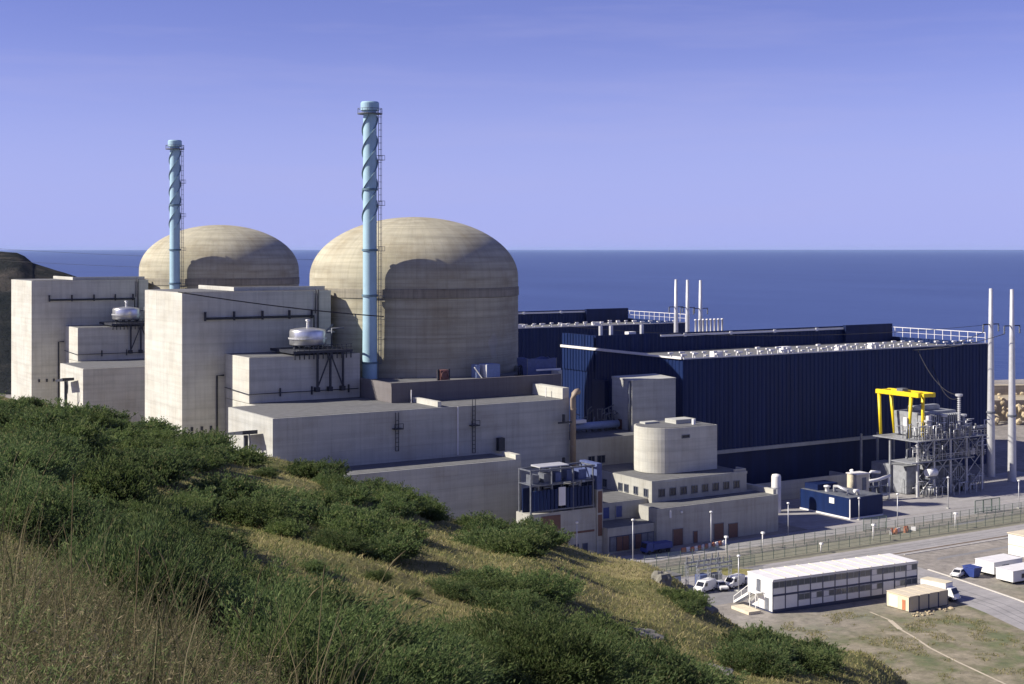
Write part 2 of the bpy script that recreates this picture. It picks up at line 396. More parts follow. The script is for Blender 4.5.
def hill_z(lat, d):
    lat = np.asarray(lat, float); d = np.asarray(d, float); t = lat/np.maximum(d, 0.4)
    ts = np.array([h[0] for h in HILL]); cols = np.stack([_prof(c, d) for c in range(len(HILL))])
    t = np.clip(t, ts[0], ts[-1]); k = np.clip(np.searchsorted(ts, t, side='right')-1, 0, len(ts)-2)
    f = (t-ts[k])/(ts[k+1]-ts[k]); f = f*f*(3-2*f)*0.5+f*0.5
    idx = np.arange(d.size).reshape(d.shape)
    c2 = cols.reshape(len(HILL), -1)
    drop = c2[k.ravel(), idx.ravel()]*(1-f.ravel())+c2[np.minimum(k.ravel()+1, len(ts)-1), idx.ravel()]*f.ravel()
    drop = drop.reshape(d.shape)
    amp = np.clip(d/40, 0.08, 1.0)
    z = EYE-drop + amp*(1.3*vnoise(lat*0.07+3, d*0.07)+0.6*vnoise(lat*0.21, d*0.21)+0.25*vnoise(lat*0.7, d*0.7))
    return z
ts = np.concatenate([np.linspace(-1.5, -0.4, 26)[:-1], np.linspace(-0.4, 0.4, 240), np.linspace(0.4, 1.5, 26)[1:]])
ds = np.concatenate([np.linspace(-3, 3, 7)[:-1], np.geomspace(3, 275, 210)])
D_, T_ = np.meshgrid(ds, ts, indexing='ij')
LAT = T_*np.maximum(D_, 0)*1.0 + np.where(D_ < 3, T_*(3-np.maximum(D_, 0)), 0)
Z_ = hill_z(LAT, np.maximum(D_, 0.4)); Z_ = np.maximum(Z_, -0.6)
XX = CA*LAT+SA*D_; YY = -SA*LAT+CA*D_
nr, nc = D_.shape
V = np.stack([XX, YY, Z_], -1).reshape(-1, 3)
ii, jj = np.meshgrid(np.arange(nr-1), np.arange(nc-1), indexing='ij'); q = (ii*nc+jj).ravel()
F = np.stack([q, q+1, q+nc+1, q+nc], -1)
def np_mesh(name, V, F, mat, smooth=True, parent=None):
    me = bpy.data.meshes.new(name); k = F.shape[1]
    me.vertices.add(len(V)); me.vertices.foreach_set('co', np.ascontiguousarray(V, np.float32).ravel())
    me.loops.add(F.size); me.loops.foreach_set('vertex_index', np.ascontiguousarray(F, np.int32).ravel())
    me.polygons.add(len(F)); me.polygons.foreach_set('loop_start', np.arange(0, F.size, k, dtype=np.int32))
    me.polygons.foreach_set('use_smooth', np.full(len(F), smooth))
    me.update(calc_edges=True); me.materials.append(MATS[mat])
    o = bpy.data.objects.new(name, me); COL.objects.link(o)
    if parent is not None: o.parent = parent
    return o
tag(np_mesh('hillside', V, F, 'hill_turf'), kind='structure')

# platform, sea, headland
m = MB(); m.face([(-900, 60, 0), (1400, 60, 0), (1400, 430, 0), (620, 430, 0), (300, 520, 0), (120, 640, 0), (-900, 760, 0)])
tag(m.build('platform_ground', 'platform_ground'), kind='structure')
m = MB(); S = 90000; m.face([(-S, -20000, -8), (S, -20000, -8), (S, S, -8), (-S, S, -8)])
tag(m.build('sea', 'sea_water'), kind='structure')

def headland():
    nu, nv = 110, 60; V = []; F = []
    for i in range(nv):
        for j in range(nu):
            t = -0.75+ (j/(nu-1))*0.60          # bearing
            s = i/(nv-1); d = 600 + s*420
            lat = t*d
            crest = np.interp(t, [-0.75, -0.5, -0.36, -0.345, -0.338, -0.32, -0.305, -0.28, -0.25, -0.15], [64, 63, 61, 60, 54.5, 50, 46, 36, 22, -4])
            prof = np.interp(s, [0, 0.12, 0.42, 0.55, 0.8, 1.0], [0.0, 0.25, 0.93, 1.0, 0.75, 0.2])
            z = -9 + (crest+9)*prof
            z += prof*(5*vnoise(lat*0.02, d*0.02)+2.5*vnoise(lat*0.06, d*0.06)+1.2*vnoise(lat*0.2, d*0.2))*np.clip(1.6-prof*1.25, 0.3, 1)
            x, y = site(lat, d); V.append((x, y, float(z)))
    for i in range(nv-1):
        for j in range(nu-1):
            a = i*nu+j; F.append((a, a+1, a+nu+1, a+nu))
    tag(np_mesh('headland', np.array(V), np.array(F), 'headland_scrub'), kind='structure')
headland()

# roads, verge, kerbs, car park (each sheet a few millimetres above the one below)
def sheet(name, mat, pts, z, kind='structure'):
    m = MB(); m.face([(p[0], p[1], z) for p in pts]); return tag(m.build(name, mat), kind=kind)
sheet('verge', 'verge_turf', [(120, 211), (420, 211), (420, 219.5), (120, 219.5)], 0.004)
sheet('site_road', 'road_tarmac', [(110, 202.5), (440, 202.5), (440, 210.6), (110, 210.6)], 0.008)
sheet('car_park', 'dark_tarmac', [(140, 191.0), (190, 191.0), (190, 202.3), (140, 202.3)], 0.005)
sheet('access_road', 'road_tarmac', [(184, 128), (196, 128), (208.5, 163), (213.5, 190), (216, 202.5), (200, 202.5), (203.5, 188), (197, 163)], 0.012)
sheet('plant_road', 'road_tarmac', [(169, 224.5), (300, 224.5), (300, 231.5), (169, 231.5)], 0.006)
sheet('yard_slab', 'road_tarmac', [(222, 231.8), (330, 231.8), (330, 262), (222, 262)], 0.005)
m = MB()
for k in range(34):
    x = 140+k*5.0
    if not 198 < x < 218: m.box(x, x+4.94, 202.05, 202.30, 0, 0.13)
tag(m.build('road_kerb', 'kerb_stone'), kind='structure')
kp = [(213.9, 190.5), (213.0, 185), (211.2, 176), (209, 166), (206.5, 158), (203, 149)]
m = MB()
for a, b_ in zip(kp, kp[1:]): m.bar((a[0], a[1], 0.07), (b_[0], b_[1], 0.07), 0.35, 0.14)
tag(m.build('access_kerb', 'kerb_stone'), kind='structure')
sheet('drain_trench', 'soil', [(206, 203.6), (330, 203.6), (330, 204.3), (207, 204.3)], 0.014)
sheet('dark_strip', 'dark_tarmac', [(222, 195.6), (300, 196.0), (300, 197.6), (224, 196.9)], 0.006)
sheet('dark_strip', 'dark_tarmac', [(182, 206.0), (186, 206.2), (189.5, 210.4), (185.5, 210.4)], 0.013)
sheet('dark_strip', 'dark_tarmac', [(188, 202.6), (206, 202.7), (206, 204.6), (189, 204.1)], 0.013)  # shadow line along the kerb, laid down as a dark sheet
sheet('dark_strip', 'dark_tarmac', [(250, 217.6), (262, 217.9), (268, 219.3), (256, 219.3)], 0.010)
for i_, (xa, xb) in enumerate(((186.5, 203.6), (188.3, 205.4), (191.0, 207.5))):
    sheet('tyre_mark', 'dark_tarmac', [(xa, 131), (xa+.28, 131), (xb+.28-3.2, 165), (xb+1.28, 188), (xb+1.0, 188), (xb-3.2, 165)], 0.016)
for yy_ in (205.3, 206.9, 208.6): sheet('tyre_mark', 'dark_tarmac', [(140, yy_), (400, yy_+.3), (400, yy_+.5), (140, yy_+.22)], 0.0115)
# a worn pale track over the grass by the hill foot
tp = [(180.6, 173.6), (179.4, 168), (176.5, 163), (175, 159), (172.2, 153), (170, 146), (167, 134.7), (165, 124)]
m = MB()
for i, (a, b_) in enumerate(zip(tp, tp[1:])):
    w0 = 0.42 if i == 1 else 0.2
    d = Vector((b_[0]-a[0], b_[1]-a[1], 0)).normalized(); nrm = Vector((-d.y, d.x, 0))*w0
    m.face([(a[0]-nrm.x, a[1]-nrm.y, 0.02), (b_[0]-nrm.x, b_[1]-nrm.y, 0.02), (b_[0]+nrm.x, b_[1]+nrm.y, 0.02), (a[0]+nrm.x, a[1]+nrm.y, 0.02)])
tag(m.build('footpath', 'pale_track'), kind='structure')

# breakwater beyond the turbine halls
concrete('quay_concrete', (0.46, 0.40, 0.29), 6, 3, 0.3)
plain('armour_rock', (0.44, 0.36, 0.23), 0.95, 0, 0.35, 0.25)
bw = thing('breakwater', (430, 330, 0), 'sunlit rubble breakwater with pale crest wall at the shore behind the two tall masts', 'breakwater')
MB().prism([(-70, 40), (330, -150), (330, -110), (-70, 80)], -9, 7.5).build('core', 'quay_concrete', bw)
m = MB(); m.hexa([(-70,60,7.5),(330,-130,7.5),(330,-124,7.5),(-70,66,7.5)], [(-70,60,11),(330,-130,11),(330,-125,11),(-70,65,11)]).build('crest_wall', 'quay_concrete', bw)
def rock_mesh(seed):
    rr = random.Random(seed); bm = bmesh.new(); bmesh.ops.create_icosphere(bm, subdivisions=1, radius=1)
    for v in bm.verts: v.co *= rr.uniform(0.72, 1.15); v.co.z *= 0.8
    me = bpy.data.meshes.new('rock'); bm.to_mesh(me); bm.free(); me.materials.append(MATS['armour_rock']); return me
rocks = [rock_mesh(i) for i in range(4)]
for k in range(290):
    u = R.uniform(-68, 40); s = R.random()
    vline = 40-190*(u+70)/400
    o = bpy.data.objects.new('rock', rocks[k % 4]); COL.objects.link(o); o.parent = bw
    o.location = (u, vline-13+s*14+R.uniform(-.8, .8), 0.5+s*8.0+R.uniform(-.5, .6)); r_ = R.uniform(0.7, 1.4); o.scale = (r_*R.uniform(.8, 1.3), r_, r_)
    o.rotation_euler = (R.uniform(0, 3), R.uniform(0, 3), R.uniform(0, 6))
for k in range(60):
    u = R.uniform(-68, 40); vline = 40-190*(u+70)/400
    o = bpy.data.objects.new('rock', rocks[k % 4]); COL.objects.link(o); o.parent = bw
    o.location = (u, vline+R.uniform(16, 19.5)*1.0+2, 7.9+R.uniform(-.3, .4)); r_ = R.uniform(0.6, 1.1); o.scale = (r_, r_, r_*1.2); o.rotation_euler = (R.uniform(0, 3), R.uniform(0, 3), R.uniform(0, 6))

# ------------------------------------------------------------------ reactor units
UD = (168.0, 315.0)          # centre of the nearer reactor building
SP = 137.0                   # the second unit stands this much further along the plant grid
def containment(oy, label):
    t = thing('reactor_building', (UD[0], UD[1]+oy, 0), label, 'reactor dome', 'the two domed reactor buildings')
    MB().lathe([(26, 0), (26, 20), (26, 40), (26.0, 55.0)], 96).build('cylinder_wall', 'dome_concrete', t)
    MB().lathe([(26.0, 50.4), (26.18, 50.5), (26.18, 52.6), (26.0, 52.7)], 96, smooth=False).build('ring_beam', 'ring_concrete', t)
    prof = []
    for k in range(25):
        a = math.radians(90*k/24); prof.append((26*max(math.cos(a), 0), 55.0+15.0*math.sin(a)))
    prof[-1] = (0.0, prof[-1][1])
    MB().lathe(prof, 96).build('dome', 'dome_concrete', t)
    m = MB()
    for zz in (12, 26.0, 30.6, 36.4, 41.0, 45.6): m.lathe([(26.0, zz), (26.05, zz+.02), (26.05, zz+.22), (26.0, zz+.24)], 96, smooth=False)
    m.build('lift_joint', 'dome_concrete', t)
    return t
containment(0, 'big concrete reactor dome right of the near blue chimney, the larger of two')
containment(SP, 'farther, smaller-looking concrete reactor dome behind the far blue chimney')

def stack(oy, label):
    t = thing('chimney', (146.3, 296.1+oy, 0), label, 'chimney', 'the two slender blue chimneys')
    z0, z1 = 31.5, 96.0
    MB().lathe([(1.75, z0), (1.62, z0+20), (1.55, z1-4)], 32).build('shaft', 'stack_paint', t)
    MB().lathe([(1.55, z1-4), (1.5, z1-2.2), (2.15, z1-2.0), (2.15, z1-0.3), (1.9, z1), (1.5, z1), (1.4, z1-2), (0, z1-2.2)], 32, smooth=False).build('cap', 'stack_paint', t)
    m = MB(); m.lathe([(1.6, z1-2.9), (2.9, z1-2.85), (2.9, z1-2.65), (1.6, z1-2.6)], 32, smooth=False); m.build('gallery', 'mid_steel', t)
    m = MB()
    for k in range(14):
        a = k*2*math.pi/14; m.bar((2.8*math.cos(a), 2.8*math.sin(a), z1-2.65), (2.8*math.cos(a), 2.8*math.sin(a), z1-1.6), 0.07)
    m.lathe([(2.76, z1-1.65), (2.84, z1-1.65), (2.84, z1-1.55), (2.76, z1-1.55)], 28, smooth=False)
    m.build('gallery_rail', 'mid_steel', t)
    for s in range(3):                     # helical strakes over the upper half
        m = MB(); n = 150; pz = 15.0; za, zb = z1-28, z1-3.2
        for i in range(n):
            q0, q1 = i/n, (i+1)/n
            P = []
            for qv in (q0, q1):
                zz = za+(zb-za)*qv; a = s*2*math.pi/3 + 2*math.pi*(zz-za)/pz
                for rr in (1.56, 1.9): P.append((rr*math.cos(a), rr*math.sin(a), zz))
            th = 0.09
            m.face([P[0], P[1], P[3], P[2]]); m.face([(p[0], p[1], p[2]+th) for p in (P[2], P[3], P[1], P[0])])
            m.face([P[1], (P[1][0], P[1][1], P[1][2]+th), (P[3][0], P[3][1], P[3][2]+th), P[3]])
        m.build('helical_strake', 'strake_shade', t)
    for zz in (z0+4, z0+19.5, z0+30.0, z0+44):
        MB().lathe([(1.6, zz), (1.86, zz+.02), (1.86, zz+.5), (1.6, zz+.52)], 32, smooth=False).build('flange', 'stack_band', t)
    # caged ladder on the side away from the sun
    lx, ly = CA, -SA; r0 = 2.0
    px, py = -ly, lx
    lad = MB()
    for sgn in (-1, 1): lad.bar((lx*r0+px*.28*sgn, ly*r0+py*.28*sgn, z0), (lx*r0+px*.28*sgn, ly*r0+py*.28*sgn, z1-2), 0.07)
    for k in range(int((z1-z0-2)/0.75)):
        zz = z0+.3+k*.75; lad.bar((lx*r0+px*.28, ly*r0+py*.28, zz), (lx*r0-px*.28, ly*r0-py*.28, zz), 0.05)
    l_ = lad.build('ladder', 'mid_steel', t)
    cg = MB()
    for k in range(int((z1-z0-6)/1.5)):
        zz = z0+4+k*1.5; pts = [(lx*(r0+.75*math.sin(a))+px*.42*math.cos(a), ly*(r0+.75*math.sin(a))+py*.42*math.cos(a), zz) for a in [math.pi*j/6 for j in range(7)]]
        for a, b_ in zip(pts, pts[1:]): cg.bar(a, b_, 0.06)
    for a in (math.pi*.25, math.pi*.5, math.pi*.75):
        x, y = lx*(r0+.75*math.sin(a))+px*.42*math.cos(a), ly*(r0+.75*math.sin(a))+py*.42*math.cos(a)
        cg.bar((x, y, z0+4), (x, y, z1-2), 0.05)
    cg.build('ladder_cage', 'mid_steel', l_)
    for zz in (z0+18.6, z0+30, z0+40.5, z0+51):
        m = MB(); c = Vector((lx*2.5, ly*2.5, zz)); m.box(c.x-.75, c.x+.75, c.y-.75, c.y+.75, zz, zz+.1)
        for dx in (-.7, .7):
            for dy in (-.7, .7): m.bar((c.x+dx, c.y+dy, zz), (c.x+dx, c.y+dy, zz+1.1), 0.07)
        for dx in (-.7, .7): m.bar((c.x+dx, c.y-.7, zz+1.1), (c.x+dx, c.y+.7, zz+1.1), 0.07); m.bar((c.x-.7, c.y+dx, zz+1.1), (c.x+.7, c.y+dx, zz+1.1), 0.07)
        m.build('rest_platform', 'mid_steel', t)
    return t
stack(0, 'tall pale blue chimney with spiral fins in front of the near dome')
stack(SP, 'pale blue chimney with spiral fins in front of the far dome')

def fuel_building(oy, label):              # tall block left of the dome
    t = thing('concrete_block', (105.0, 306.0+oy, 0), label, 'building', 'tall windowless concrete blocks beside the domes')
    cbox('wall', 'wall_concrete', t, 0, 36, 0, 26.5, 0, 52.3)
    cbox('roof', 'roof_gravel', t, 0.5, 35.5, 00.5, 26.0, 52.303, 52.42)
    cbox('parapet', 'wall_concrete', t, 13, 35.6, 2.5, 3.1, 52.424, 53.3)
    cbox('parapet', 'wall_concrete', t, 13, 13.6, 3.103, 26, 52.424, 53.3)
    m = MB()                                # service pipe along the front on brackets
    m.tube([(5.2, -0.5, 47.9), (5.2, -0.5, 46.4), (31.5, -0.5, 46.4), (31.5, -0.5, 40)], 0.28, 8)
    p = m.build('service_pipe', 'dark_steel', t)
    for x in (5.2, 12, 18.8, 25.4, 31): 
        m = MB(); m.box(x-.14, x+.14, -0.75, -0.003, 45.9, 47.9); m.build('bracket', 'dark_steel', p)
    m = MB(); m.tube([(32.6, -.35, 52.6), (32.6, -.35, 36)], 0.18, 8); m.tube([(31.9, -.35, 52.6), (31.9, -.35, 47)], 0.12, 8); m.build('downpipe', 'dark_steel', t)
    m = MB(); m.tube([(9.6, -.3, 33.6), (8.0, -.3, 33.6), (8.0, -.3, 0)], 0.2, 8); m.build('downpipe', 'dark_steel', t)
    for k, x in enumerate((2.0, 4.3, 6.4)): cbox('wall_fitting', 'dark_steel', t, x, x+.5, -.25, -.003, 21.5, 22.4)
    return t
fuel_building(0, 'tall windowless concrete block left of the near dome with bright sunlit end')
fuel_building(SP, 'tall windowless concrete block farthest left, its sunlit end beside the dark headland')

def step_building(oy, label):              # box standing on the long low block
    t = thing('concrete_annex', (115.0, 291.5+oy, 28.5), label, 'building', 'mid-height concrete boxes below the silver tanks')
    cbox('wall', 'wall_concrete', t, 0, 26.5, 0, 14.4, 0, 9.9)
    cbox('roof', 'roof_gravel', t, .35, 26.1, .35, 14, 9.903, 9.98)
    m = MB(); m.tube([(-.25, 14, 2.4), (-.25, 0, 2.0), (-.25, -.3, 2.0), (26, -.3, 2.0)], 0.1, 6); m.build('conduit', 'dark_steel', t)
    for x in (7, 14.5, 23.5): cbox('conduit_clip', 'dark_steel', t, x, x+.25, -.4, -.003, 1.2, 3.0)
    return t
step_building(0, 'concrete box below the near silver tank, sunlit left end, stepping up to the tall block')
step_building(SP, 'concrete box below the far silver tank, with small sunlit left end')

def low_building(oy, label, right=180.0):
    L = right-109.0
    t = thing('low_concrete_building', (109.0, 263.8+oy, 0), label, 'building', 'long low concrete buildings in front of the domes')
    cbox('wall', 'grey_concrete' if oy == 0 else 'wall_concrete', t, 0, L, 0, 24.4, 0, 28.4); cbox('wall', 'wall_concrete', t, 6.0, L, 24.403, 42.1, 0, 28.39)
    cbox('roof', 'roof_gravel', t, 0.5, L-.5, 0.5, 24.2, 28.403, 28.46); cbox('roof', 'roof_gravel', t, 6.4, L-.5, 24.203, 42, 28.403, 28.459)
    # lamp hood on a post by the sunlit end
    cbox('canopy_post', 'dark_steel', t, -3.4, -2.7, 6.2, 6.9, 0, 24.6)
    MB().hexa([(-4.2, 5.4, 24.9), (-1.0, 5.4, 24.9), (-1.0, 13.4, 24.0), (-4.2, 13.4, 24.0)], [(-4.2, 5.4, 25.7), (-1.0, 5.4, 25.7), (-1.0, 13.4, 24.5), (-4.2, 13.4, 24.5)]).build('canopy', 'dark_steel', t)
    MB().tube([(-3, 4.9, 25), (-3, 4.5, 23.4), (-3, 4.9, 21.6), (-3, 6.1, 20.6)], 0.15, 6).build('canopy_stay', 'dark_steel', t)
    return t
lb = low_building(0, 'long low concrete building with gravel roof in front of the near dome')
low_building(SP, 'low concrete building of the far unit with sunlit gable and dark canopy', 150.0)
# bright dividing parapets, ladders and lines on the near low building (local coordinates)
cbox('wall_parapet', 'wall_concrete', lb, 37.6, 38.5, 0.6, 11.8, 28.463, 29.6)
cbox('wall_parapet', 'wall_concrete', lb, 69.2, 70.9, 0.02, 13.0, 28.463, 30.9)
m = MB(); m.bar((36.6, 10.6, 28.5), (36.6, 10.6, 31.3), 0.16); m.build('vent_post', 'white_metal', lb)
m = MB(); m.bar((68, 5, 28.5), (68, 5, 30.7), 0.16); m.build('vent_post', 'white_metal', lb)
def wall_ladder(x, z0, z1, gaps):
    m = MB()
    for sgn in (-.35, .35): m.bar((x+sgn, -.3, z0), (x+sgn, -.3, z1), 0.12)
    for k in range(int((z1-z0)/.9)): m.bar((x-.35, -.3, z0+k*.9), (x+.35, -.3, z0+k*.9), 0.09)
    for g in gaps: m.box(x-1.0, x+1.0, -1.2, -.01, g, g+.25); m.bar((x-1, -1.15, g), (x-1, -1.15, g+1.2), .1); m.bar((x+1, -1.15, g), (x+1, -1.15, g+1.2), .1); m.bar((x-1, -1.15, g+1.2), (x+1, -1.15, g+1.2), .1)
    m.build('wall_ladder', 'dark_steel', lb)
wall_ladder(46.0, 18.2, 29.8, (24.0,)); wall_ladder(27.5, 20, 28.0, (24.5,))
cbox('white_conduit', 'white_metal', lb, 42.0, 42.25, -.2, -.003, 18, 28.3)
cbox('wall_cabinet', 'dark_steel', lb, 51.8, 53.3, -1.2, -.003, 18.2, 21.0)
# tan exhaust pipe at the right corner
ep = thing('exhaust_pipe', (180.2, 262.6, 9.6), 'tall tan exhaust pipe with elbow top at corner of long low building', 'pipe')
MB().tube([(0, 0, 0), (0, 0, 18.9), (0.25, 0, 19.9), (0.9, 0, 20.4), (1.6, 0, 20.5)], [.66, .66, .66, .68, .7], 18).build('pipe', 'tan_pipe', ep)
for zz in (4.2, 8.2, 12.3, 16.5): MB().lathe([(.66, zz), (.76, zz), (.76, zz+.25), (.66, zz+.25)], 20, smooth=False).build('collar', 'tan_pipe', ep)
for zz in (4.0, 13.6):
    m = MB(); m.box(-4.2, -.6, -.5, -.2, zz, zz+.35); m.box(-3.0, -2.5, -.6, -.1, zz+.36, zz+2.0); m.build('bracket', 'dark_steel', ep)

def silver_tank(oy, label):
    t = thing('silver_tank', (131.4, 297.5+oy, 38.5), label, 'tank', 'silver tanks on the concrete boxes')
    MB().lathe([(0, 1.8), (4.0, 1.8), (4.15, 2.0), (4.15, 4.9), (3.95, 5.3), (2.6, 5.55), (1.2, 5.75), (0, 5.8)], 36).build('shell', 'silver', t)
    MB().lathe([(.35, 5.7), (.35, 7.1), (.55, 7.2), (.55, 7.5), (0, 7.6)], 14).build('vent', 'galvanised', t)
    MB().lathe([(4.2, 3.2), (4.4, 3.2), (4.4, 3.5), (4.2, 3.5)], 36, smooth=False).build('band', 'galvanised', t)
    MB().box(-6.6, 7.8, -7.2, 6, 0.4, 1.0).build('deck', 'dark_steel', t)
    m = MB()
    for k in range(13):
        x = -6.2+k*1.13; m.bar((x, -7.1, 1.0), (x, -7.1, 2.2), .12); m.bar((x, -7.1, .4), (x, -7.1, -.9), .22)
    m.bar((-6.4, -7.1, 2.2), (7.6, -7.1, 2.2), .12); m.bar((-6.4, -7.1, 1.6), (7.6, -7.1, 1.6), .08); m.build('deck_rail', 'dark_steel', t)
    for x in (-.7, 2.4, 5.5):
        m = MB(); m.bar((x, -6.9, .4), (x, -6.9, -7.2), .42); m.box(x-.5, x+.5, -7.2, -6.01, -8.2, -7.2); m.build('leg', 'dark_steel', t)
    for a, b_ in (((2.4, -6.95, .2), (-.5, -6.95, -6.8)), ((2.4, -6.95, .2), (5.3, -6.95, -6.8))):
        MB().bar(a, b_, .26).build('brace', 'dark_steel', t)
    m = MB(); m.tube([(3.8, 0, 4.5), (6.5, 0, 4.5), (6.5, 4, 4.5), (8, 4, 6)], .25, 8); m.tube([(5, -2, 1), (5, -2, 5.5), (8, -2, 5.5)], .18, 8); m.build('pipework', 'mid_steel', t)
    for x, y in ((-3, 0), (0, 3), (3, 0), (0, -3)): cbox('foot', 'dark_steel', t, x-.4, x+.4, y-.4, y+.4, 1.0, 1.82)
    return t
silver_tank(0, 'round silver tank on braced steel deck, nearer one, against the tall block')
silver_tank(SP, 'round silver tank, farther one, left of the nearer sunlit block')

# brown-clad gallery round the foot of the near dome, with gear on its roof
t = thing('brown_gallery', (141.7, 276.2, 28.47), 'dark brown-grey clad gallery along the foot of the near dome', 'building')
cbox('wall', 'brown_cladding', t, 0, 44.5, 0, .7, 0, 4.3); cbox('wall', 'brown_cladding', t, 0, .7, .703, 16, 0, 4.28)
cbox('roof', 'roof_gravel', t, .703, 44.4, .703, 36, 0, 3.6)
MB().prism([(44.5, 1.2), (47.0, 3.4), (47.0, 30), (44.503, 30)], -20, 4.9).build('end_bay', 'grey_concrete', t)
cbox('end_coping', 'white_metal', t, 40, 46.8, 3.6, 3.9, 4.91, 5.3)
z = 32.08
t = thing('red_fan_housing', (158.2, 282.0, z), 'small red fan housing on the brown gallery roof', 'fan')
cbox('case', 'red_paint', t, -1.1, 1.1, 0, 1.8, 0, 2.4, .06)
MB().lathe([(.75, 0), (.95, 0), (.95, .2), (.75, .2)], 20).build('fan_ring', 'red_paint', t); t.children[-1].location = (0, -.02, 1.3); t.children[-1].rotation_euler = (math.pi/2, 0, 0)
cbox('frame_post', 'dark_steel', t, 1.25, 1.6, .4, .8, 0, 2.6); cbox('frame_post', 'dark_steel', t, -1.6, -1.25, .4, .8, 0, 2.6)
t = thing('site_cabin', (170.0, 283.0, z), 'small blue-grey site cabin with bright sunlit end on the gallery roof', 'cabin')
cbox('body', 'pale_blue', t, 0, 3.6, 0, 3.6, 0, 3.1, .04); cbox('end_sheet', 'white_paint', t, -.08, -.004, 0.1, 3.5, .1, 3.0); cbox('lean_to', 'pale_blue', t, -2.2, -1.2, 1.2, 3.4, 0, 3.0)
MB().bar((-3.6, -.4, 2.6), (-1.6, -.4, .1), .5, .1).build('ramp_sheet', 'white_paint', t)
t = thing('pipe_bundle', (180.5, 284, z), 'dark pipework cluster beside the blue tarpaulin on gallery roof', 'pipework')
m = MB()
for k in range(6): m.tube([(k*.5-1.2, 0, 0), (k*.5-1.2, R.uniform(-.2, .2), 1.4+R.random()), (k*.5-.4, .6, 2.2+R.random()*.4)], .18, 6)
m.build('pipes', 'dark_steel', t); cbox('skid', 'dark_steel', t, -1.8, 2.2, -.5, 1, 0, .25)
t = thing('tarpaulin_enclosure', (183.6, 281.2, z), 'blue tarpaulin enclosure at right end of the brown gallery roof', 'enclosure')
m = MB(); P = [(-3.4, 0), (3.6, -1.0), (4.4, 4), (-3, 5)]
for a, b_ in zip(P, P[1:]+P[:1]):
    n = 8
    for k in range(n):
        q0, q1 = k/n, (k+1)/n; p0 = [a[i]+(b_[i]-a[i])*q0 for i in (0, 1)]; p1 = [a[i]+(b_[i]-a[i])*q1 for i in (0, 1)]
        m.face([(p0[0], p0[1], 0), (p1[0], p1[1], 0), (p1[0]*1.06, p1[1]*1.04, 3.9+.3*math.sin(q1*9)), (p0[0]*1.06, p0[1]*1.04, 3.9+.3*math.sin(q0*9))])
m.face([(p[0]*1.0, p[1]*1.0, 3.6) for p in P]); m.build('tarpaulin', 'tarp_blue', t)
m = MB()
for p in P: m.bar((p[0]*1.07, p[1]*1.05, 0), (p[0]*1.07, p[1]*1.05, 4.2), .12)
m.build('frame_poles', 'mid_steel', t)
# a thin wisp of steam over the cabin
bm = bmesh.new(); bmesh.ops.create_icosphere(bm, subdivisions=3, radius=1); 
for v in bm.verts: v.co = Vector((v.co.x*1.1*(1+.35*math.sin(v.co.z*5)), v.co.y*1.0, v.co.z*3.2)) + Vector((.5*v.co.z*v.co.z, 0, 0))
me = bpy.data.meshes.new('steam'); bm.to_mesh(me); bm.free()
m_, nt, b = newmat('steam_volume'); nt.nodes.remove(b)
pv = nt.nodes.new('ShaderNodeVolumePrincipled'); pv.inputs['Color'].default_value = (.95, .95, .95, 1); pv.inputs['Density'].default_value = 0.07
lk(nt, pv.outputs[0], nt.nodes['Material Output'].inputs['Volume'])
me.materials.append(m_); o = bpy.data.objects.new('steam', me); COL.objects.link(o); o.location = (172.5, 284.5, 39.4); tag(o, 'thin wisp of steam rising above the small cabin on the gallery roof', 'steam', kind='stuff')

# lower front block
t = thing('front_concrete_block', (110.0, 253.4, 0), 'plain concrete block in front of the long low building, half hidden by the hill', 'building')
cbox('wall', 'grey_concrete', t, 0, 50.6, 0, 10.35, 0, 17.7)
cbox('roof', 'roof_gravel', t, .4, 49.2, .4, 10, 17.703, 17.76)
cbox('parapet', 'wall_concrete', t, 49.3, 50.5, .1, 5.5, 17.703, 18.7)

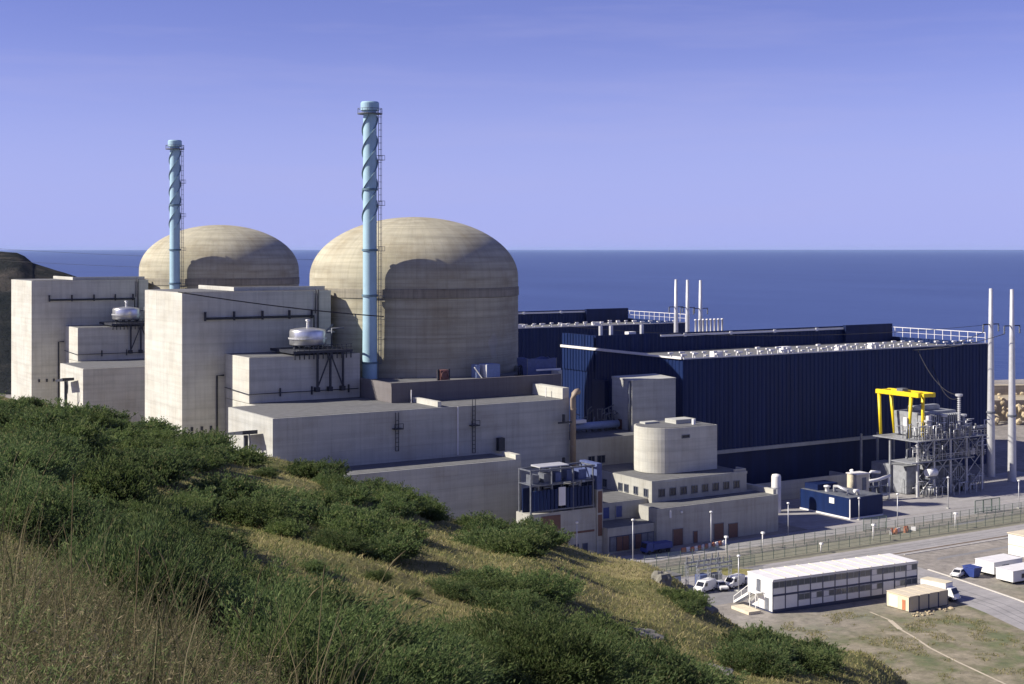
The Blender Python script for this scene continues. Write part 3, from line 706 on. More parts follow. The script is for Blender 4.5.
# ------------------------------------------------------------------ turbine halls
def turbine_hall(oy, label):
    t = thing('turbine_hall', (222.4, 276.0+oy, 0), label, 'turbine hall', 'the two navy blue turbine halls')
    L, W, Hh, zb = 112.5, 53.2, 34.8, 11.4
    cbox('core_wall', 'navy_smooth', t, 0.32, L-.05, 0.32, W, 0, Hh-1.45)
    cbox('parapet', 'navy_smooth', t, .33, L-.06, .02, .31, Hh-1.44, Hh-.02); cbox('parapet', 'navy_smooth', t, .02, .31, .33, W, Hh-1.44, Hh-.02)
    corrugated(L, zb, Hh).build('ribbed_front', 'navy_cladding', t)
    e = corrugated(W, zb, Hh).build('ribbed_end', 'navy_cladding', t); e.rotation_euler = (0, 0, -math.pi/2); e.location = (0.0, W, 0)
    e2 = corrugated(W, zb, Hh).build('ribbed_end', 'navy_cladding', t); e2.rotation_euler = (0, 0, math.pi/2); e2.location = (L, 0, 0)
    cbox('base_ledge', 'grey_concrete', t, -.2, L+.1, -.75, .3, zb-.9, zb-.02)
    cbox('plinth_wall', 'navy_smooth', t, 0.0, L, -.1, .31, 0, zb-.91)
    cbox('roof', 'hall_roof', t, .34, L-.1, .34, W-.1, Hh-1.447, Hh-1.3)
    cbox('eaves_trim', 'white_metal', t, -.7, -.3, 14, W+.2, Hh-.1, Hh+.55)
    cbox('eaves_trim', 'white_metal', t, -.7, -.3, 0.0, 3.4, Hh-.1, Hh+.55)
    cbox('eaves_trim', 'white_metal', t, -.68, -.32, 3.42, 13.98, Hh-.1, Hh+.3)
    cbox('eaves_gutter', 'galvanised', t, -.2, L+.2, -.5, -.31, Hh-.12, Hh+.18)
    # raised rear bay
    yb = 37.4; zb2 = 38.6
    cbox('upper_bay', 'navy_smooth', t, 0.3, L-.6, yb+.32, W-.3, Hh-1.29, zb2-1.6)
    cbox('upper_parapet', 'navy_smooth', t, 0.3, L-.6, yb+.32, yb+.6, zb2-1.59, zb2); cbox('upper_parapet', 'navy_smooth', t, .3, .6, yb+.603, W-.3, zb2-1.59, zb2-.02)
    corrugated(L-1, Hh-1.29, zb2, 1.4, .12).build('upper_ribbed_front', 'navy_cladding', t).location = (.4, yb+.3, 0)
    e = corrugated(W-yb-.4, Hh-6, zb2, 1.4, .2).build('upper_ribbed_end', 'navy_cladding', t); e.rotation_euler = (0, 0, -math.pi/2); e.location = (-.3, W-.2, 0)
    cbox('upper_trim', 'white_metal', t, 22, 92, yb-.35, yb+.05, zb2-1.0, zb2-.45)
    cbox('end_bay', 'navy_smooth', t, 92.1, L-.4, yb-1.2, yb+.09, Hh-1.29, zb2+.25)
    cbox('upper_roof', 'hall_roof', t, .7, L-.7, yb+.7, W-.5, zb2-1.597, zb2-1.5)
    m = MB()
    for k in range(14):
        x = 30+k*5.6; m.box(x, x+.9, yb-.6, yb-.36, zb2-1.15, zb2-.2) if k % 3 == 0 else None
    m.build('trim_fitting', 'white_metal', t)
    # mushroom vents, two staggered rows, each a part
    v0 = MB().bar((0, 0, -1.0), (0, 0, 1.3), .3).box(-.9, .9, -.35, .35, 1.303, 1.75).build('roof_vent', 'white_metal', t)
    first = True
    for row, (yy, n) in enumerate(((1.6, 30), (9.0, 26))):
        for k in range(n):
            x = 1.5+k*3.65+row*1.7
            if x > L-2: continue
            if first: o = v0; first = False
            else: o = v0.copy(); COL.objects.link(o); o.parent = t
            o.location = (x, yy, Hh-.45); o.rotation_euler = (0, 0, R.uniform(-.2, .2)); s = R.uniform(.6, .9); o.scale = (s, s, s*R.uniform(.85, 1.2))
    for x, y in ((20, 12), (48, 16), (63, 10), (80, 14)): cbox('roof_hatch', 'white_metal', t, x, x+3, y, y+1.8, Hh-1.29, Hh+.3)
    # guard rail along the far right eaves
    g = MB()
    for k in range(13): y = .5+k*3.13; g.bar((L-.6, y, Hh+.1), (L-.6, y, Hh+3.0), .17)
    g.bar((L-.6, .5, Hh+3.0), (L-.6, 38.1, Hh+3.0), .18); g.bar((L-.6, .5, Hh+1.5), (L-.6, 38.1, Hh+1.5), .1); g.build('guard_rail', 'white_metal', t)
    for x in (3, 6.5, 17): cbox('roof_stub', 'galvanised', t, x, x+.8, yb+2, yb+2.8, zb2-1.49, zb2+2.4)
    cbox('roof_hatch', 'white_metal', t, 12, 14.5, yb+1.2, yb+3, zb2-1.49, zb2+.6)
    for k in range(8): MB().lathe([(.3, 0), (.26, 4.2), (.42, 4.25), (.42, 4.6), (0, 4.65)], 10).build('roof_flue', 'white_metal', t).location = (40.0+k*1.42, yb+6.5, zb2-1.5)
    # recess door on the reactor side
    cbox('service_recess', 'navy_smooth', t, -1.6, -.33, 31.0, 36.5, 11, 27)
    return t
turbine_hall(0, 'long navy blue ribbed turbine hall at right, the nearer one')
turbine_hall(SP, 'navy blue turbine hall farther back, seen above the nearer hall roof')

def mast(x, y, label):
    t = thing('steel_mast', (x, y, 0), label, 'mast', 'tall pale line masts')
    MB().lathe([(1.15, 0), (1.0, 16), (.72, 38), (.5, 51.2), (0, 51.3)], 20).build('shaft', 'galvanised', t)
    m = MB(); m.lathe([(1.04, 17.2), (1.25, 17.3), (1.25, 17.7), (1.04, 17.8)], 20, smooth=False); m.build('joint_collar', 'mid_steel', t)
    m = MB(); m.bar((-3.2, 0, 41.5), (3.2, 0, 41.5), .25); m.build('cross_arm', 'dark_steel', t)
    for s in (-1, 1):
        m = MB(); m.lathe([(.12, -2.0), (.28, -1.7), (.12, -1.4), (.28, -1.0), (.12, -.7), (.28, -.4), (.1, 0)], 8); m.build('insulator', 'mid_steel', t).location = (3.1*s, 0, 41.4)
    MB().tube([(.2, 1.3, 0), (.2, 1.15, 17), (.2, .85, 38), (.2, .62, 50)], .07, 6).build('climbing_rail', 'mid_steel', t)
mast(316.4, 259.8, 'tall pale steel mast at right, left one of the near pair, by the hall end')
mast(314.7, 251.5, 'tall pale steel mast at right, nearest the picture edge')
for k, (px, lab) in enumerate(((676, 'left'), (687.5, 'middle'), (700.5, 'right'))):
    d = 504-k*6.5; x, y = site((px-512)/1422.2*d, d); mast(x, y, f'{lab} one of three thin white masts on the skyline behind the near turbine hall')

# ------------------------------------------------------------------ offices and annexes at the foot
t = thing('switch_building', (180.02, 264.2, 0), 'concrete annex with flat roof and two dark windows between exhaust pipe and round-cornered tower', 'building')
cbox('wall', 'office_render', t, 0, 41.5, 0, 21, 0, 19.0)
cbox('roof', 'roof_gravel', t, 0.4, 41, .4, 20.8, 19.003, 19.08)
for x, w in ((6.3, 1.6), (9.0, 2.0)): window(t, x, 14.1, w, 1.6, mull=1, frame='mid_steel')
MB().tube([(2.5, 8.6, 20.6), (20, 8.6, 20.6)], .9, 12).build('roof_duct', 'pale_blue', t)
cbox('duct_end', 'white_metal', t, 5, 10, 7.2, 8.9, 21.55, 22.3)
for k in range(26):
    x = 7+R.random()*13; y = 9+R.random()*1.5; h = 20.5+R.random()*4; MB().tube([(x, y, 19.1), (x+R.uniform(-1, 1), y, h), (x+R.uniform(-2.5, 2.5), y+R.uniform(-.3, .3), h+R.uniform(-1, 1))], .14, 5).build('pipe', 'mid_steel', t)
t = thing('concrete_tower', (201.3, 268.8, 19.1), 'square concrete tower block standing behind the round-cornered tower', 'building')
cbox('wall', 'grey_concrete', t, 0, 13, 0, 8, 0, 11.8)
MB().hexa([(-.1,-.1,11.803),(13.1,-.1,11.803),(13.1,8.1,11.803),(-.1,8.1,11.803)], [(-.1,-.1,12.0),(13.1,-.1,12.0),(13.1,8.1,12.4),(-.1,8.1,12.4)]).build('roof', 'grey_concrete', t)
MB().tube([(-.35, .7, 0), (-.35, .7, 11.7)], .3, 8).build('downpipe', 'mid_steel', t)
cbox('door', 'brown_door', t, -.1, -.004, 4, 5.4, 0, 2.4)
t = thing('round_corner_tower', (190.4, 245.6, 12.8), 'concrete tower with rounded sunlit left end above the offices', 'building')
poly = [(17.2, 0), (17.2, 12)]
for k in range(25):
    a = math.pi/2 + k*math.pi/24; poly.append((6+6*math.cos(a), 6+6*math.sin(a)))
MB().prism(poly, 0, 9.9).build('wall', 'wall_concrete', t)
MB().prism([(8.6+(p[0]-8.6)*.95, 6+(p[1]-6)*.95) for p in poly], 9.903, 10.0).build('roof', 'roof_gravel', t)
cbox('penthouse', 'grey_concrete', t, 9.5, 15.2, 5.0, 9, 10.003, 10.9); cbox('roof_lamp', 'white_paint', t, 12.2, 12.8, 2.2, 2.8, 10.003, 11.2)
window(t, 8.2, 7.9, 2.0, .55, mull=0, frame='mid_steel')
cbox('roof_kerb', 'grey_concrete', t, 3.5, 7.5, 8.5, 10.5, 10.003, 10.4)
t = thing('office_upper_storey', (185.1, 240.2, 0), 'office storey with a row of square windows below the round-cornered tower', 'building')
cbox('wall', 'office_render', t, 0, 26.4, 0, 24.0, 0, 12.6)
cbox('roof', 'roof_gravel', t, .3, 26.1, .3, 23.7, 12.603, 12.7)
cbox('parapet', 'office_render', t, 23, 26.3, .1, .5, 12.703, 13.3); cbox('parapet', 'office_render', t, 25.8, 26.3, .503, 3, 12.703, 13.3)
cbox('eaves_band', 'grey_concrete', t, -.15, 26.5, -.15, -.003, 12.2, 12.75)
for k in range(8): window(t, 2.6+k*2.98, 10.0, 1.5, 1.5, frame='mid_steel')
for y in (2, 5.6, 9.0, 11.2, 17): window(t, y, 10.0, 1.3, 1.5, 0, 'left', frame='mid_steel')
t = thing('office_lower_block', (181.6, 234.0, 0), 'low office block with flat parapet roof along the plant road', 'building')
cbox('wall', 'office_render', t, 0, 33.6, 0, 6.19, 0, 8.1)
cbox('wall', 'office_render', t, 29.9, 33.59, 6.2, 16, 0, 8.08)
cbox('parapet', 'wall_concrete', t, 32.6, 33.5, .5, 15.5, 8.103, 9.2)
cbox('roof', 'roof_gravel', t, .3, 32.5, .3, 6.1, 8.103, 8.16)
for x, w, h in ((5.5, 2.5, 3.4), (10.2, 1.0, 2.4), (16.6, 2.5, 3.4), (20.6, 2.5, 3.0)): panel_door(t, x, .02, w, h)
m = MB(); m.box(3.2, 3.5, -.45, -.003, 6.0, 7.5); m.build('wall_lamp', 'white_paint', t); m = MB(); m.box(6.2, 6.6, -.35, -.003, 6.7, 7.1); m.build('wall_lamp', 'white_paint', t)
t = thing('garage_block', (169.5, 234.6, 0), 'low garage block with blue doors above and shuttered bays below', 'building')
cbox('wall', 'office_render', t, 0, 12.08, 0, 7, 0, 5.2); cbox('wall', 'office_render', t, 0.02, 15.58, 7.003, 26, 0, 8.9)
cbox('roof', 'roof_gravel', t, .2, 12, .2, 7, 5.203, 5.26); cbox('roof', 'roof_gravel', t, .3, 15.2, 7.3, 25.6, 8.903, 8.96)
for x in (1.2, 4.6, 7.9): 
    d = cbox('blue_door', 'blue_paint', t, x-.75, x+.75, 6.9, 7.0, 5.7, 8.0)
    MB().box(x-.9, x-.752, 6.85, 7.0, 5.6, 8.15).box(x+.752, x+.9, 6.85, 7.0, 5.6, 8.15).box(x-.75, x+.75, 6.85, 7.0, 8.002, 8.15).build('door_frame', 'grey_steel', d)
cbox('bay_recess', 'navy_frame', t, .4, 11.8, -.06, -.003, .4, 3.5)
for k in range(7): cbox('shutter', 'brown_door' if k in (1, 2, 4) else 'mid_steel', t, .6+k*1.6, 2.0+k*1.6, -.16, -.063, .4, 3.3)

# steel-framed equipment house next to the garage
t = thing('equipment_house', (150.0, 236.5, 0), 'equipment house with open steel roof frame and dark blue louvres above pale wall', 'building')
cbox('wall', 'office_render', t, 1.9, 18.0, 0, 5, 0, 9.4); cbox('wall', 'office_render', t, 11.0, 17.98, 5.003, 16.5, 0, 9.38)
cbox('corner_pier', 'grey_concrete', t, 18.003, 19.4, -.3, 16, 0, 13)
cbox('brown_panel', 'brown_door', t, 18.25, 19.2, -.42, -.303, 8.3, 12.7); cbox('brown_panel', 'brown_door', t, 18.25, 19.2, -.42, -.303, 3.6, 7.9)
cbox('blue_upstand', 'tarp_blue', t, 18.05, 19.3, -.2, 6, 13.003, 18.3)
cbox('red_panel', 'brown_door', t, 4.6, 9.2, -.12, -.003, 5.6, 8.8); cbox('red_panel', 'brown_door', t, 5.5, 11, -.14, -.003, .3, 4.9)
cbox('rust_band', 'brown_door', t, 11.2, 17.5, -.08, -.003, 4.6, 5.0)
for x in (13, 15.2): panel_door(t, x, .02, 1.1, 2.3, mat='navy_frame')
for k in range(16):
    x = 2.3+k*.92
    if k in (7, 8): continue
    o = cbox('louvre', 'navy_cladding', t, x, x+.72, -.12, .2, 10.0, 14.0)
cbox('louvre_back', 'navy_smooth', t, 2.2, 17.9, 3.0, 3.2, 9.403, 14.2)
cbox('white_panel', 'white_metal', t, 8.75, 10.4, -.14, .0, 10.6, 14.3)
m = MB()
for x in (2.2, 7.2, 12.3, 17.2):
    for y in (0, 4.2): m.bar((x, y+.05, 9.41), (x, y+.05, 18.0), .28)
for y in (0, 4.2): m.bar((2, y+.05, 18.0), (17.6, y+.05, 18.0), .3); m.bar((2, y+.05, 15.0), (17.6, y+.05, 15.0), .22)
for x in (2.2, 7.2, 12.3, 17.2): m.bar((x, 0, 18.02), (x, 4.3, 18.02), .26)
m.bar((2, .05, 9.9), (17.6, .05, 9.9), .3)
m.build('steel_frame', 'mid_steel', t)
MB().hexa([(5,1,18.3),(12,1,18.3),(12,4.4,18.3),(5,4.4,18.3)], [(5,1,18.5),(12,1,18.5),(12,4.4,18.6),(5,4.4,18.6)]).build('roof_slab', 'galvanised', t)
for k in range(16):
    x = R.uniform(3.5, 16.5); y = R.uniform(1.0, 2.6); z0 = R.uniform(11, 14); MB().tube([(x, y, 9.5), (x, y, z0+2), (x+R.uniform(-2.5, 1), y, z0+2)], R.uniform(.1, .3), 6).build('pipe', R.choice(['mid_steel', 'mid_steel', 'galvanised']), t)
cbox('machine_floor', 'mid_steel', t, 2.1, 17.5, .3, 4.1, 15.13, 15.3)
for k in range(5): x = 3+k*2.8; cbox('machine', R.choice(['tarp_blue', 'mid_steel', 'grey_steel']), t, x, x+R.uniform(1.2, 2.2), .8, 3.0, 15.303, 15.3+R.uniform(1, 2.2))

# ------------------------------------------------------------------ transformer yard and gantry
t = thing('gantry_crane', (275.0, 250.4, 14.35), 'bright yellow gantry crane above the transformer yard', 'gantry')
for x in (0, 4.3):
    for y in (0, 10.8):
        sx_ = -0.9 if y else 0.5
        m = MB(); m.tube([(x+(.35 if x else -.35), y+sx_, 0), (x, y, 10.6)], [.36, .48], 8); m.build('leg', 'yellow_paint', t)
for x in (0, 4.3): cbox('main_beam', 'yellow_paint', t, x-.55, x+.55, -3.6 if x else -2.8, 11.6, 10.4, 11.5, .08)
for y in (-3.1, 0, 10.8): cbox('cross_beam', 'yellow_paint', t, .56, 3.74, y-.5, y+.5, 10.5, 11.4, .08)
cbox('hoist', 'mid_steel', t, 1.2, 3.2, 4, 6, 11.42, 12.1); cbox('cabinet', 'white_metal', t, 4.9, 6.0, -1.2, 0, 2.6, 5.4, .05); cbox('cabinet', 'white_metal', t, -1.2, -.6, 0.4, 1.6, 3.0, 5.2, .05)

t = thing('transformer_structure', (266.0, 246.5, 0), 'grey steel transformer structure with decks, braces and pipework beneath the yellow gantry', 'transformer')
cols = [(x, y) for x in (8, 14, 20, 26, 32) for y in (1, 10, 20)]
for x, y in cols: MB().bar((x, y, 0), (x, y, 13.8), .45).build('column', 'galvanised' if y == 1 else 'grey_steel', t)
for z0, x0, x1 in ((13.8, 7, 33), (8.6, 5, 28)): cbox('deck', 'grey_steel', t, x0, x1, 0, 15 if z0 > 10 else 7, z0, z0+.22)
for i, x in enumerate((8, 14, 20, 26)):
    for z0 in (0.2, 4.6, 9.0):
        MB().bar((x+.3, 1, z0), (x+5.7, 1, z0+4.8), .16).build('brace', 'galvanised', t)
        MB().bar((x+5.7, .7, z0), (x+.3, .7, z0+4.8), .16).build('brace', 'grey_steel', t)
m = MB()
for z0 in (14.25, 9.05):
    for k in range(18): m.bar((k*1.45+7.4, .12, z0), (k*1.45+7.4, .12, z0+1.2), .09)
    m.bar((7.4, .12, z0+1.2), (32.5, .12, z0+1.2), .1); m.bar((7.4, .12, z0+.65), (32.5, .12, z0+.65), .07)
m.build('handrail', 'galvanised', t)
cbox('transformer_tank', 'grey_steel', t, 13.5, 28, 6, 14, 14.27, 20.2, .1)
for k in range(18): cbox('radiator_fin', 'grey_steel', t, 13.7+k*.8, 14.05+k*.8, 4.3, 5.98, 14.6, 19.6)
cbox('conservator', 'grey_steel', t, 15, 25, 8.5, 11, 20.22, 21.6, .3)
cbox('tank_lower', 'grey_steel', t, 15, 27, 3, 17, 0.1, 6.8, .1); cbox('tank_lower', 'grey_steel', t, 8.5, 13.5, 5, 17, 0.1, 7.0, .1)
for k in range(12): cbox('radiator_fin', 'grey_steel', t, 18.3+k*.75, 18.6+k*.75, 1.6, 2.98, .6, 6.2)
for x, y, h in ((25.6, 3.0, 9.6), (21, 4, 4.5), (29.5, 5, 4.0), (14, 3, 3.6)):
    pr = []
    for k in range(int(h/.5)): pr += [(.28, k*.5), (.52, k*.5+.18), (.28, k*.5+.36)]
    pr += [(.4, h), (.95, h+.3), (.95, h+.8), (0, h+.9)]
    MB().lathe(pr, 12, smooth=False).build('bushing', 'galvanised', t).location = (x, y, 14.27)
MB().tube([(9.2, -1.0, 6.2), (12.2, -1.0, 6.2)], 1.0, 14).build('oil_drum', 'white_paint', t); cbox('drum_rest', 'mid_steel', t, 9.6, 11.8, -1.6, .1, 4.6, 5.25)
for k in range(240):
    x = R.uniform(7, 32); y = R.uniform(-1.5, 6); lv = R.choice((0.1, 9.1, 14.3)); h = R.uniform(1.5, 4.2)
    MB().tube([(x, y, lv), (x, y, lv+h), (x+R.uniform(-3, 3), y, lv+h)], R.uniform(.06, .18), 5).build('pipe', 'grey_steel' if k % 2 else 'galvanised', t)
for k in range(14):
    x = R.uniform(8, 31); lv = R.choice((.1, 9.1)); w = R.uniform(.8, 2.0)
    cbox('control_cabinet', R.choice(['grey_steel', 'mid_steel', 'mid_steel', 'white_metal']), t, x, x+w, 1.4, 2.6, lv, lv+R.uniform(1, 2.4))
for k in range(9): MB().bar((12+k*2.1, -1.6, 0), (12+k*2.1, -1.6, 2.6), .16).build('guard_post', 'galvanised', t)

t = thing('switchgear_ducts', (255.5, 249.0, 0), 'white gas-insulated switchgear ducts right of the blue building', 'switchgear')
MB().tube([(0, 2, 4.4), (7, 1, 5.0), (11, .5, 5.8)], .42, 10).build('duct', 'white_paint', t)
MB().tube([(.6, 2, 3.0), (-.6, 2.2, 8.0)], .45, 10).build('duct', 'white_paint', t)
MB().tube([(5, 2, 0), (5, 2, 6.4), (6, 2, 7), (9, 2, 6.6)], .35, 10).build('duct', 'white_paint', t)
MB().tube([(2, 0, 1.2), (9.5, 0, 1.4)], .4, 10).build('duct', 'galvanised', t); MB().tube([(8, 1, 0), (8, 1, 5)], .3, 10).build('duct', 'galvanised', t); MB().tube([(10.5, .5, 0), (10.5, .5, 5.8)], .28, 10).build('duct', 'white_paint', t)
m = MB()
for x in (0, 2.6, 5.2, 7.8, 10.4): m.bar((x, .5, 0), (x, .5, 4.6), .22); m.bar((x, 3, 0), (x, 3, 4.6), .22)
m.bar((0, .5, 3.6), (10.4, .5, 3.6), .2); m.bar((0, 3, 4.2), (10.4, 3, 4.2), .2); m.build('support_frame', 'grey_steel', t)
for x in (1.2, 3.8, 6.5, 9): cbox('drive_box', 'mid_steel', t, x, x+1.1, -.2, .9, 1.9, 3.3, .05)
t = thing('cream_kiosk', (252.6, 247.2, 0), 'small cream kiosk behind the blue building', 'kiosk')
cbox('body', 'container_cream', t, 0, 4.2, 0, 3.2, 0, 7.4, .03); cbox('door', 'mid_steel', t, 1.9, 3.2, -.1, -.004, 3.6, 6.6); cbox('roof', 'white_metal', t, -.2, 4.4, -.2, 3.4, 7.403, 7.6)

t = thing('blue_shed', (238.3, 235.2, 0), 'low dark blue flat-roofed shed with pale ducts on its roof', 'shed')
cbox('plinth', 'white_metal', t, -.1, 10.6, -.1, 16.4, 0, .35)
cbox('wall', 'navy_cladding', t, 0, 10.5, 0, 16.3, .353, 4.8)
cbox('roof', 'mid_steel', t, .2, 10.3, .2, 16.1, 4.803, 4.95); cbox('corner_post', 'white_metal', t, -.12, -.004, -.12, .15, .36, 4.6)
cbox('sign_plate', 'white_paint', t, -.1, -.004, 5.0, 6.6, 2.9, 4.2)
MB().tube([(2.2, 3, 5), (2.2, 3, 6.0), (2.2, 6, 6.6), (3, 8, 6.3), (3, 8, 5)], .35, 10).build('roof_duct', 'galvanised', t); MB().tube([(4.5, 2.0, 5), (4.5, 2.0, 6), (3.3, 2.0, 6)], .4, 10).build('roof_duct', 'white_metal', t)
MB().lathe([(.5, 0), (.5, .9), (.8, 1.0), (.8, 1.3), (0, 1.5)], 14).build('roof_cowl', 'white_metal', t).location = (2.2, 9.6, 4.95)
cbox('roof_plant', 'navy_smooth', t, 1.0, 7.5, 11.5, 15.8, 4.953, 6.3)
t = thing('concrete_wall', (226.0, 262.4, 0), 'low grey concrete wall below the turbine hall, behind the blue shed', 'wall')
for k in range(6): cbox('wall_panel', 'grey_concrete', t, k*6.4, k*6.4+6.36, 0, .6, 0, 4.6)
cbox('end_return', 'grey_concrete', t, 38.4, 39.0, 0, 6, 0, 4.6)
t = thing('white_tank', (230.2, 251.0, 0), 'upright white cylindrical tank behind right end of low office block', 'tank')
MB().lathe([(1.12, 0), (1.12, 8.4), (.95, 8.9), (0, 9.1)], 24).build('shell', 'white_metal', t)
MB().lathe([(1.13, 5.8), (1.2, 5.8), (1.2, 6.0), (1.13, 6.0)], 24, smooth=False).build('band', 'galvanised', t); MB().bar((1.3, 0, 0), (1.3, 0, 8.6), .15).build('riser', 'galvanised', t)

# ------------------------------------------------------------------ two-storey site cabin, containers
t = thing('modular_office', (165.7, 181.6, 0), 'two-storey white modular site office with outside stair', 'site office', rz=math.radians(-5.0))
L, W, Hc = 32.3, 7.0, 5.7; nb = 12; bw_ = L/nb
cbox('base', 'navy_frame', t, .05, L-.05, .05, W-.05, 0, .3); cbox('core', 'white_paint', t, .12, L-.12, .12, W-.02, .303, Hc-.15)
cbox('end_wall', 'white_paint', t, 0, .1, 0.02, W, .303, Hc-.1); cbox('end_wall', 'white_paint', t, L-.1, L, .02, W, .303, Hc-.1)
for k in range(nb+1): cbox('post', 'navy_frame', t, k*bw_-.09 if k else .0, k*bw_+.09 if k < nb else L, -.08, .1, .303, Hc-.1)
for zz in (.303, 2.85): cbox('floor_beam', 'navy_frame', t, .1, L-.1, -.07, .1, zz, zz+.34)
cbox('fascia', 'white_paint', t, -.1, L+.1, -.2, -.09, Hc-.3, Hc)
for k in range(nb):
    for lv in (0, 1):
        z0 = .565+lv*2.55; x0, x1 = k*bw_+.1, (k+1)*bw_-.1
        blank = lv == 0 and k in (0, 1, 9)
        p = cbox('wall_panel', 'white_paint', t, x0, x1, -.03, .11, z0, z0+2.27)
        if not blank:
            wz0 = z0+1.12; f = MB()
            f.box(x0+.02, x1-.02, -.09, -.032, wz0, wz0+.1); f.box(x0+.02, x1-.02, -.09, -.032, wz0+1.0, wz0+1.1)
            f.box(x0+.02, x0+.08, -.09, -.032, wz0+.1, wz0+1.0); f.box(x1-.08, x1-.02, -.09, -.032, wz0+.1, wz0+1.0); mx_ = (x0+x1)/2; f.box(mx_-.05, mx_+.05, -.09, -.032, wz0+.1, wz0+1.0)
            w_ = f.build('window', 'grey_steel', p)
            if R.random() < .88: MB().box(x0+.08, x1-.08, -.06, -.034, wz0+.1, wz0+1.0).build('pane', 'cabin_glass', w_)
            else: MB().box(x0+.08, mx_-.05, -.06, -.034, wz0+.1, wz0+1.0).build('blind', 'white_metal', w_); MB().box(mx_+.05, x1-.08, -.06, -.034, wz0+.1, wz0+1.0).build('pane', 'cabin_glass', w_)
for k in range(nb): cbox('roof_panel', 'white_metal', t, k*bw_+.03, (k+1)*bw_-.03, -.2, W+.2, Hc-.095, Hc+.08)
for k in range(nb-1): cbox('roof_seam', 'container_cream', t, (k+1)*bw_-.1, (k+1)*bw_+.1, -.1, W+.1, Hc+.083, Hc+.17)
cbox('stair_door', 'mid_steel', t, -.08, -.004, 3.3, 4.4, 3.1, 5.1); cbox('ground_door', 'mid_steel', t, -.08, -.004, 1.0, 2.0, .35, 2.4)
st = cbox('stair_landing', 'white_paint', t, -1.5, -.1, 2.6, 4.7, 2.9, 3.05)
for k in range(12): cbox('stair_tread', 'mid_steel', st, -1.4, -.2, 4.75+k*.33, 5.05+k*.33, 2.75-k*.23, 2.8-k*.23)
for x in (-1.5, -.12): MB().hexa([(x-.05,4.7,2.45),(x+.05,4.7,2.45),(x+.05,9,-.0),(x-.05,9,-.0)],[(x-.05,4.7,2.95),(x+.05,4.7,2.95),(x+.05,9,.4),(x-.05,9,.4)]).build('stringer', 'white_paint', st)
m = MB()
for x in (-1.5,): m.bar((x, 2.6, 3.05), (x, 2.6, 4.1), .08); m.bar((x, 4.7, 3.05), (x, 4.7, 4.1), .08); m.bar((x, 2.6, 4.1), (x, 4.7, 4.1), .1); m.bar((x, 4.7, 4.1), (x, 9, 1.2), .1); m.bar((x, 9, 0), (x, 9, 1.2), .08); m.bar((x, 6.8, 1.4), (x, 6.8, 2.7), .08)
m.build('stair_rail', 'white_paint', st)
for x, y in ((-1.4, 2.8), (-1.4, 4.5)): MB().bar((x, y, 0), (x, y, 2.9), .12).build('stair_post', 'white_paint', st)
cbox('ground_ledge', 'container_cream', t, -4.2, -1.7, 1, 6, 0, .5)

lab = ['storage container at left end of the row of four, with sunlit doored gable', 'second storage container from the site office end of the row', 'third storage container from the site office end of the row', 'storage container at right end of the row, beside the white van']
for k in range(4):
    t = thing('storage_container', (186.0+k*2.42, 169.8, 0), lab[k], 'container', 'row of four pale containers')
    cbox('body', 'container_cream', t, 0.04, 2.36, .04, 5.2, .12, 2.5)
    for x in (0, 2.28): 
        for y in (0, 5.16): cbox('corner_post', 'navy_frame', t, x, x+.12, y, y+.1, 0, 2.56)
    cbox('roof', 'container_roof', t, .12, 2.28, -.05, 5.3, 2.563, 2.68)
    rb = cbox('front_rib', 'container_cream', t, .2, .28, -.02, .038, .2, 2.4)
    for j in range(1, 7): o = rb.copy(); COL.objects.link(o); o.parent = t; o.location = (j*.31, 0, 0)
    if k == 0: cbox('door', 'orange_paint', t, -.03, .038, .9, 1.6, .2, 1.9); cbox('door_jamb', 'white_metal', t, -.02, .037, 2.6, 4.6, .3, 2.2)
m = MB()
debris = thing('debris_heap', (185.5, 167.5, 0), 'scatter of dark rubble along the front of the containers', 'rubble')
for k in range(40):
    o = bpy.data.objects.new('stone', rocks[k % 4]); COL.objects.link(o); o.parent = debris; o.location = (R.uniform(-1, 9), R.uniform(-.8, 1.4), .12); s = R.uniform(.12, .38); o.scale = (s, s, s*.8); o.rotation_euler = (0, 0, R.uniform(0, 6))

def trailer(x, y, Lx, Wy, H_, label, name='site_trailer', mat='white_paint', rz=0):
    t = thing(name, (x, y, 0), label, 'trailer', 'white site trailers at right', rz)
    cbox('body', mat, t, 0, Lx, 0, Wy, .45, H_, .06); cbox('roof', 'white_metal', t, -.06, Lx+.06, -.06, Wy+.06, H_+.003, H_+.1)
    w = cbox('window', 'grey_steel', t, Lx*.28, Lx*.28+2.0, -.05, -.004, H_-1.5, H_-.6); cbox('pane', 'window_glass', w, Lx*.28+.1, Lx*.28+1.9, -.07, -.052, H_-1.42, H_-.68)
    cbox('chassis', 'dark_steel', t, .3, Lx-.3, .3, Wy-.3, .3, .446)
    for yy in (.15, Wy-.35):
        for xx in (Lx*.5-.4, Lx*.5+.5):
            MB().tube([(xx, yy, .33), (xx, yy+.2, .33)], .33, 12).build('wheel', 'rubber', t)
    for xx in (.4, Lx-.5): cbox('jack', 'dark_steel', t, xx, xx+.15, .4, .55, 0, .3)
    return t
trailer(219.6, 179.6, 8.2, 4.4, 2.65, 'longer white trailer cabin behind, next to the parked cars at right')
trailer(217.4, 173.5, 8.4, 3.9, 2.45, 'white trailer cabin with dark window, nearest of the pair at right edge')
t = thing('white_site_building', (238.5, 186.5, 0), 'white two-storey cabin block with stair at the right edge of the picture', 'site office')
cbox('wall', 'white_paint', t, 0, 14, 0, 5, .1, 4.3); cbox('roof', 'container_roof', t, -.2, 14.2, -.2, 5.2, 4.303, 4.5)
cbox('storey_band', 'container_cream', t, -.06, 14.06, -.06, -.004, 2.0, 2.25); cbox('storey_band', 'container_cream', t, -.06, -.004, 0, 5, 2.0, 2.25)
